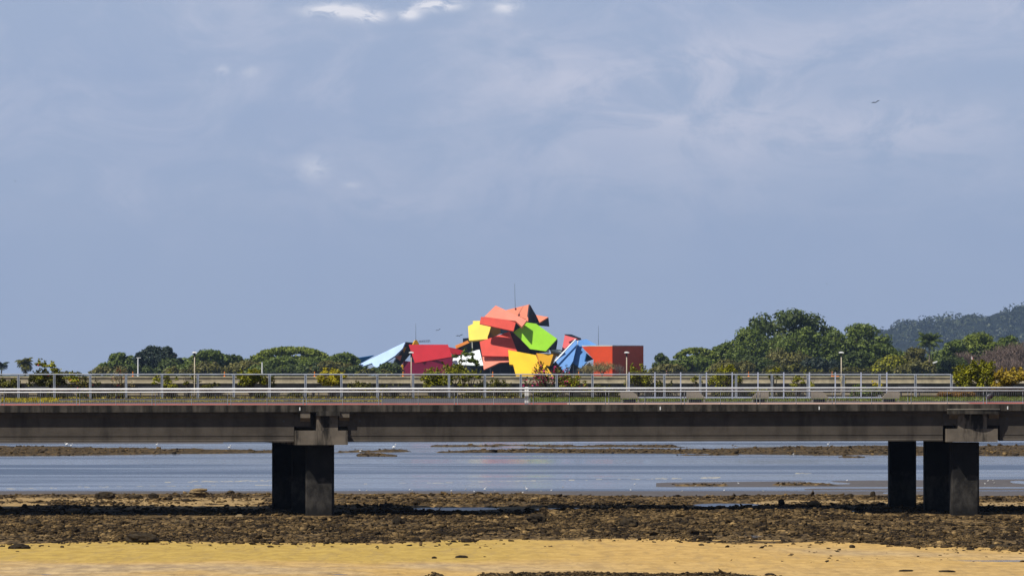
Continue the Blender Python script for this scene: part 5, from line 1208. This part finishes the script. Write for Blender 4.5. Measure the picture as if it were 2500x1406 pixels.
def egret(u, v, hpx, label, mat='feather_white', flip=1, stoop=0, small=False, wt=WZ, group='white wading birds'):
    d_ = F * HG / (v - YH); s_ = d_ / F; x = X(u, d_); z0 = max(ground_z(x, d_), WZ); h = hpx * s_
    o = thing('wading_bird', label, 'bird', (x, d_, z0), group); m_ = MB(); f = flip
    m_.ell((x, d_, z0 + h * .48), (h * .26, h * .16, h * .15), 10, 7, rot=Matrix.Rotation(R(28) * f, 3, 'Y'))
    m_.ell((x - f * h * .22, d_, z0 + h * .38), (h * .14, h * .07, h * .05), 8, 5, rot=Matrix.Rotation(R(28) * f, 3, 'Y'))
    if small: m_.tube([(x + f * h * .16, d_, z0 + h * .56), (x + f * h * .24, d_, z0 + h * .72)], [h * .09, h * .07], 6); hc = (x + f * h * .26, d_, z0 + h * .78)
    else: m_.tube([(x + f * h * .16, d_, z0 + h * .56), (x + f * h * .30, d_, z0 + h * .68), (x + f * h * .20, d_, z0 + h * .82), (x + f * h * .24, d_, z0 + h * .95)], [h * .07, h * .05, h * .045, h * .04], 6); hc = (x + f * h * .26, d_, z0 + h * .96)
    m_.ell(hc, (h * .085, h * .06, h * .06), 8, 5); m_.build('body', M[mat], o, smooth=True)
    MB().tube([hc, (hc[0] + f * h * .2, d_, hc[2] - h * .02)], [h * .03, h * .004], 5).build('beak', M['beak'], o)
    for q in (-.04, .05): MB().tube([(x + q * h, d_ + q * h, z0 + h * .4), (x + q * h - f * .02, d_ + q * h, z0 + h * .2), (x + q * h, d_ + q * h, z0)], h * .018, 5).build('leg', M['dark_steel'], o)
egret(163, 1090, 15, 'white egret standing left of its pair at far left', flip=-1); egret(174, 1090, 9, 'hunched white egret right of the tall one at far left'); egret(383, 1088, 9, 'white egret alone on the far mud left of the pier')
egret(560, 1099, 11, 'white egret on the reef end just left of the left pier'); egret(962, 1097, 15, 'white egret on the small reef right of the left pier'); egret(880, 1104, 9, 'white egret on the low rock right of the left pier')
egret(1184, 1197, 10, 'bright white bird on the mud left of centre'); egret(1286, 1197, 11, 'bright white bird on the mud at centre', flip=-1); egret(2022, 1087, 9, 'white egret far off left of the right pier'); egret(2233, 1108, 7, 'white bird between the columns of the right pier')
egret(1937, 1109.5, 6, 'white bird at the edge of the reef left of right pier', small=True)
sm = [(878, 1199), (895, 1200), (1000, 1197), (1007, 1200), (1102, 1200), (1137, 1195), (1158, 1202), (1208, 1201), (1276, 1206), (1322, 1201), (1346, 1199), (1374, 1190), (1540, 1198), (1665, 1201), (1768, 1199), (1864, 1201), (1549, 1183), (1698, 1187), (1803, 1182), (1906, 1187), (2068, 1175), (448, 1202), (2412, 1176), (2424, 1175), (2405, 1183), (2427, 1181)]
for i, (u, v) in enumerate(sm):
    where = 'right of the right pier' if u > 2400 else 'left of the left pier' if u < 600 else ('near the left pier' if u < 1050 else 'left of centre' if u < 1260 else 'at centre' if u < 1400 else 'right of centre' if u < 1700 else 'left of the right pier')
    grp = 'small shorebirds ' + where
    egret(u, v, 6.5, f'small pale shorebird on the wet mud {where}', 'feather_grey' if i % 2 else 'feather_white', 1 if i % 3 else -1, small=True, group=grp)
def flier(u, v, wpx, d_, roll, label, up=.25):
    s_ = d_ / F; x, y, z = P(u, v, d_); w_ = wpx * s_ / 2; o = thing('flying_bird', label, 'bird', (x, y, z), 'dark birds in flight'); rt = Matrix.Rotation(roll, 3, 'Y'); c = Vector((x, y, z))
    m_ = MB(); m_.ell(c, (w_ * .13, w_ * .36, w_ * .12), 10, 7, rot=rt); m_.ell(c + Vector((0, -w_ * .4, -.02)), (w_ * .07, w_ * .1, w_ * .065), 8, 5)
    m_.extrude([c + rt @ Vector(p) for p in ((-w_ * .08, w_ * .25, 0), (w_ * .08, w_ * .25, 0), (w_ * .15, w_ * .62, 0), (-w_ * .15, w_ * .62, 0))], (0, 0, w_ * .03)); m_.build('body', M['feather_black'], o, fix=True)
    for sg in (-1, 1):
        pts = [(0, -.22, 0), (.45, -.26, up), (1.0, -.05, up * .75), (.95, .06, up * .72), (.5, .16, up * .9), (0, .2, 0)]
        MB().extrude([c + rt @ Vector((sg * a * w_, b * w_, e * w_)) for a, b, e in pts], (0, 0, w_ * .05)).build('wing', M['feather_black'], o, fix=True)
flier(2138, 251, 21, 800, R(-17), 'dark soaring bird high at the right, largest in the sky')
for u, v, wp, rl_, l in ((37, 443, 7, R(35), 'small dark bird near the left edge of the sky'), (1122, 820, 18, R(-12), 'dark gull-like bird flying left of the yellow block'), (1070, 806, 13, R(-20), 'faint bird flying above the dark red roof'),
                         (1107, 158, 4, 0, 'tiny dark bird high above the museum near the top clouds'), (1072, 301, 4, .3, 'tiny dark bird in the middle sky above the red roof'), (1484, 401, 4, .2, 'tiny dark bird in the sky above the orange red wall'),
                         (1661, 806, 5, .5, 'tiny dark bird low in the sky left of the giant tree'), (648, 713, 5, .4, 'tiny dark bird low in the sky above the spreading tree'), (2019, 694, 5, .5, 'tiny dark bird just above the giant tree'),
                         (678, 658, 5, .4, 'tiny dark bird above left, over the tree tops near the spreading tree'), (2325, 455, 4, .1, 'tiny dark bird in the sky at the right above the hill')):
    flier(u, v, wp, 900, rl_, l)

# ------------------------------------------------------------------ thin marine haze
def haze():
    m = bpy.data.materials.new('haze_air'); m.use_nodes = True; t = NT(m.node_tree); t.t.nodes.clear(); out = t.n('ShaderNodeOutputMaterial')
    v = t.n('ShaderNodeVolumePrincipled', {'Color': (0.48, 0.67, 1.0, 1), 'Density': 2.3e-5, 'Anisotropy': 0.2}); t.t.links.new(v.outputs[0], out.inputs['Volume'])
    tag(MB().box(-10000, 10000, -60, 20000, -4.5, 520).build('haze', m), kind='stuff', label='thin blue marine haze over the bay')
haze()
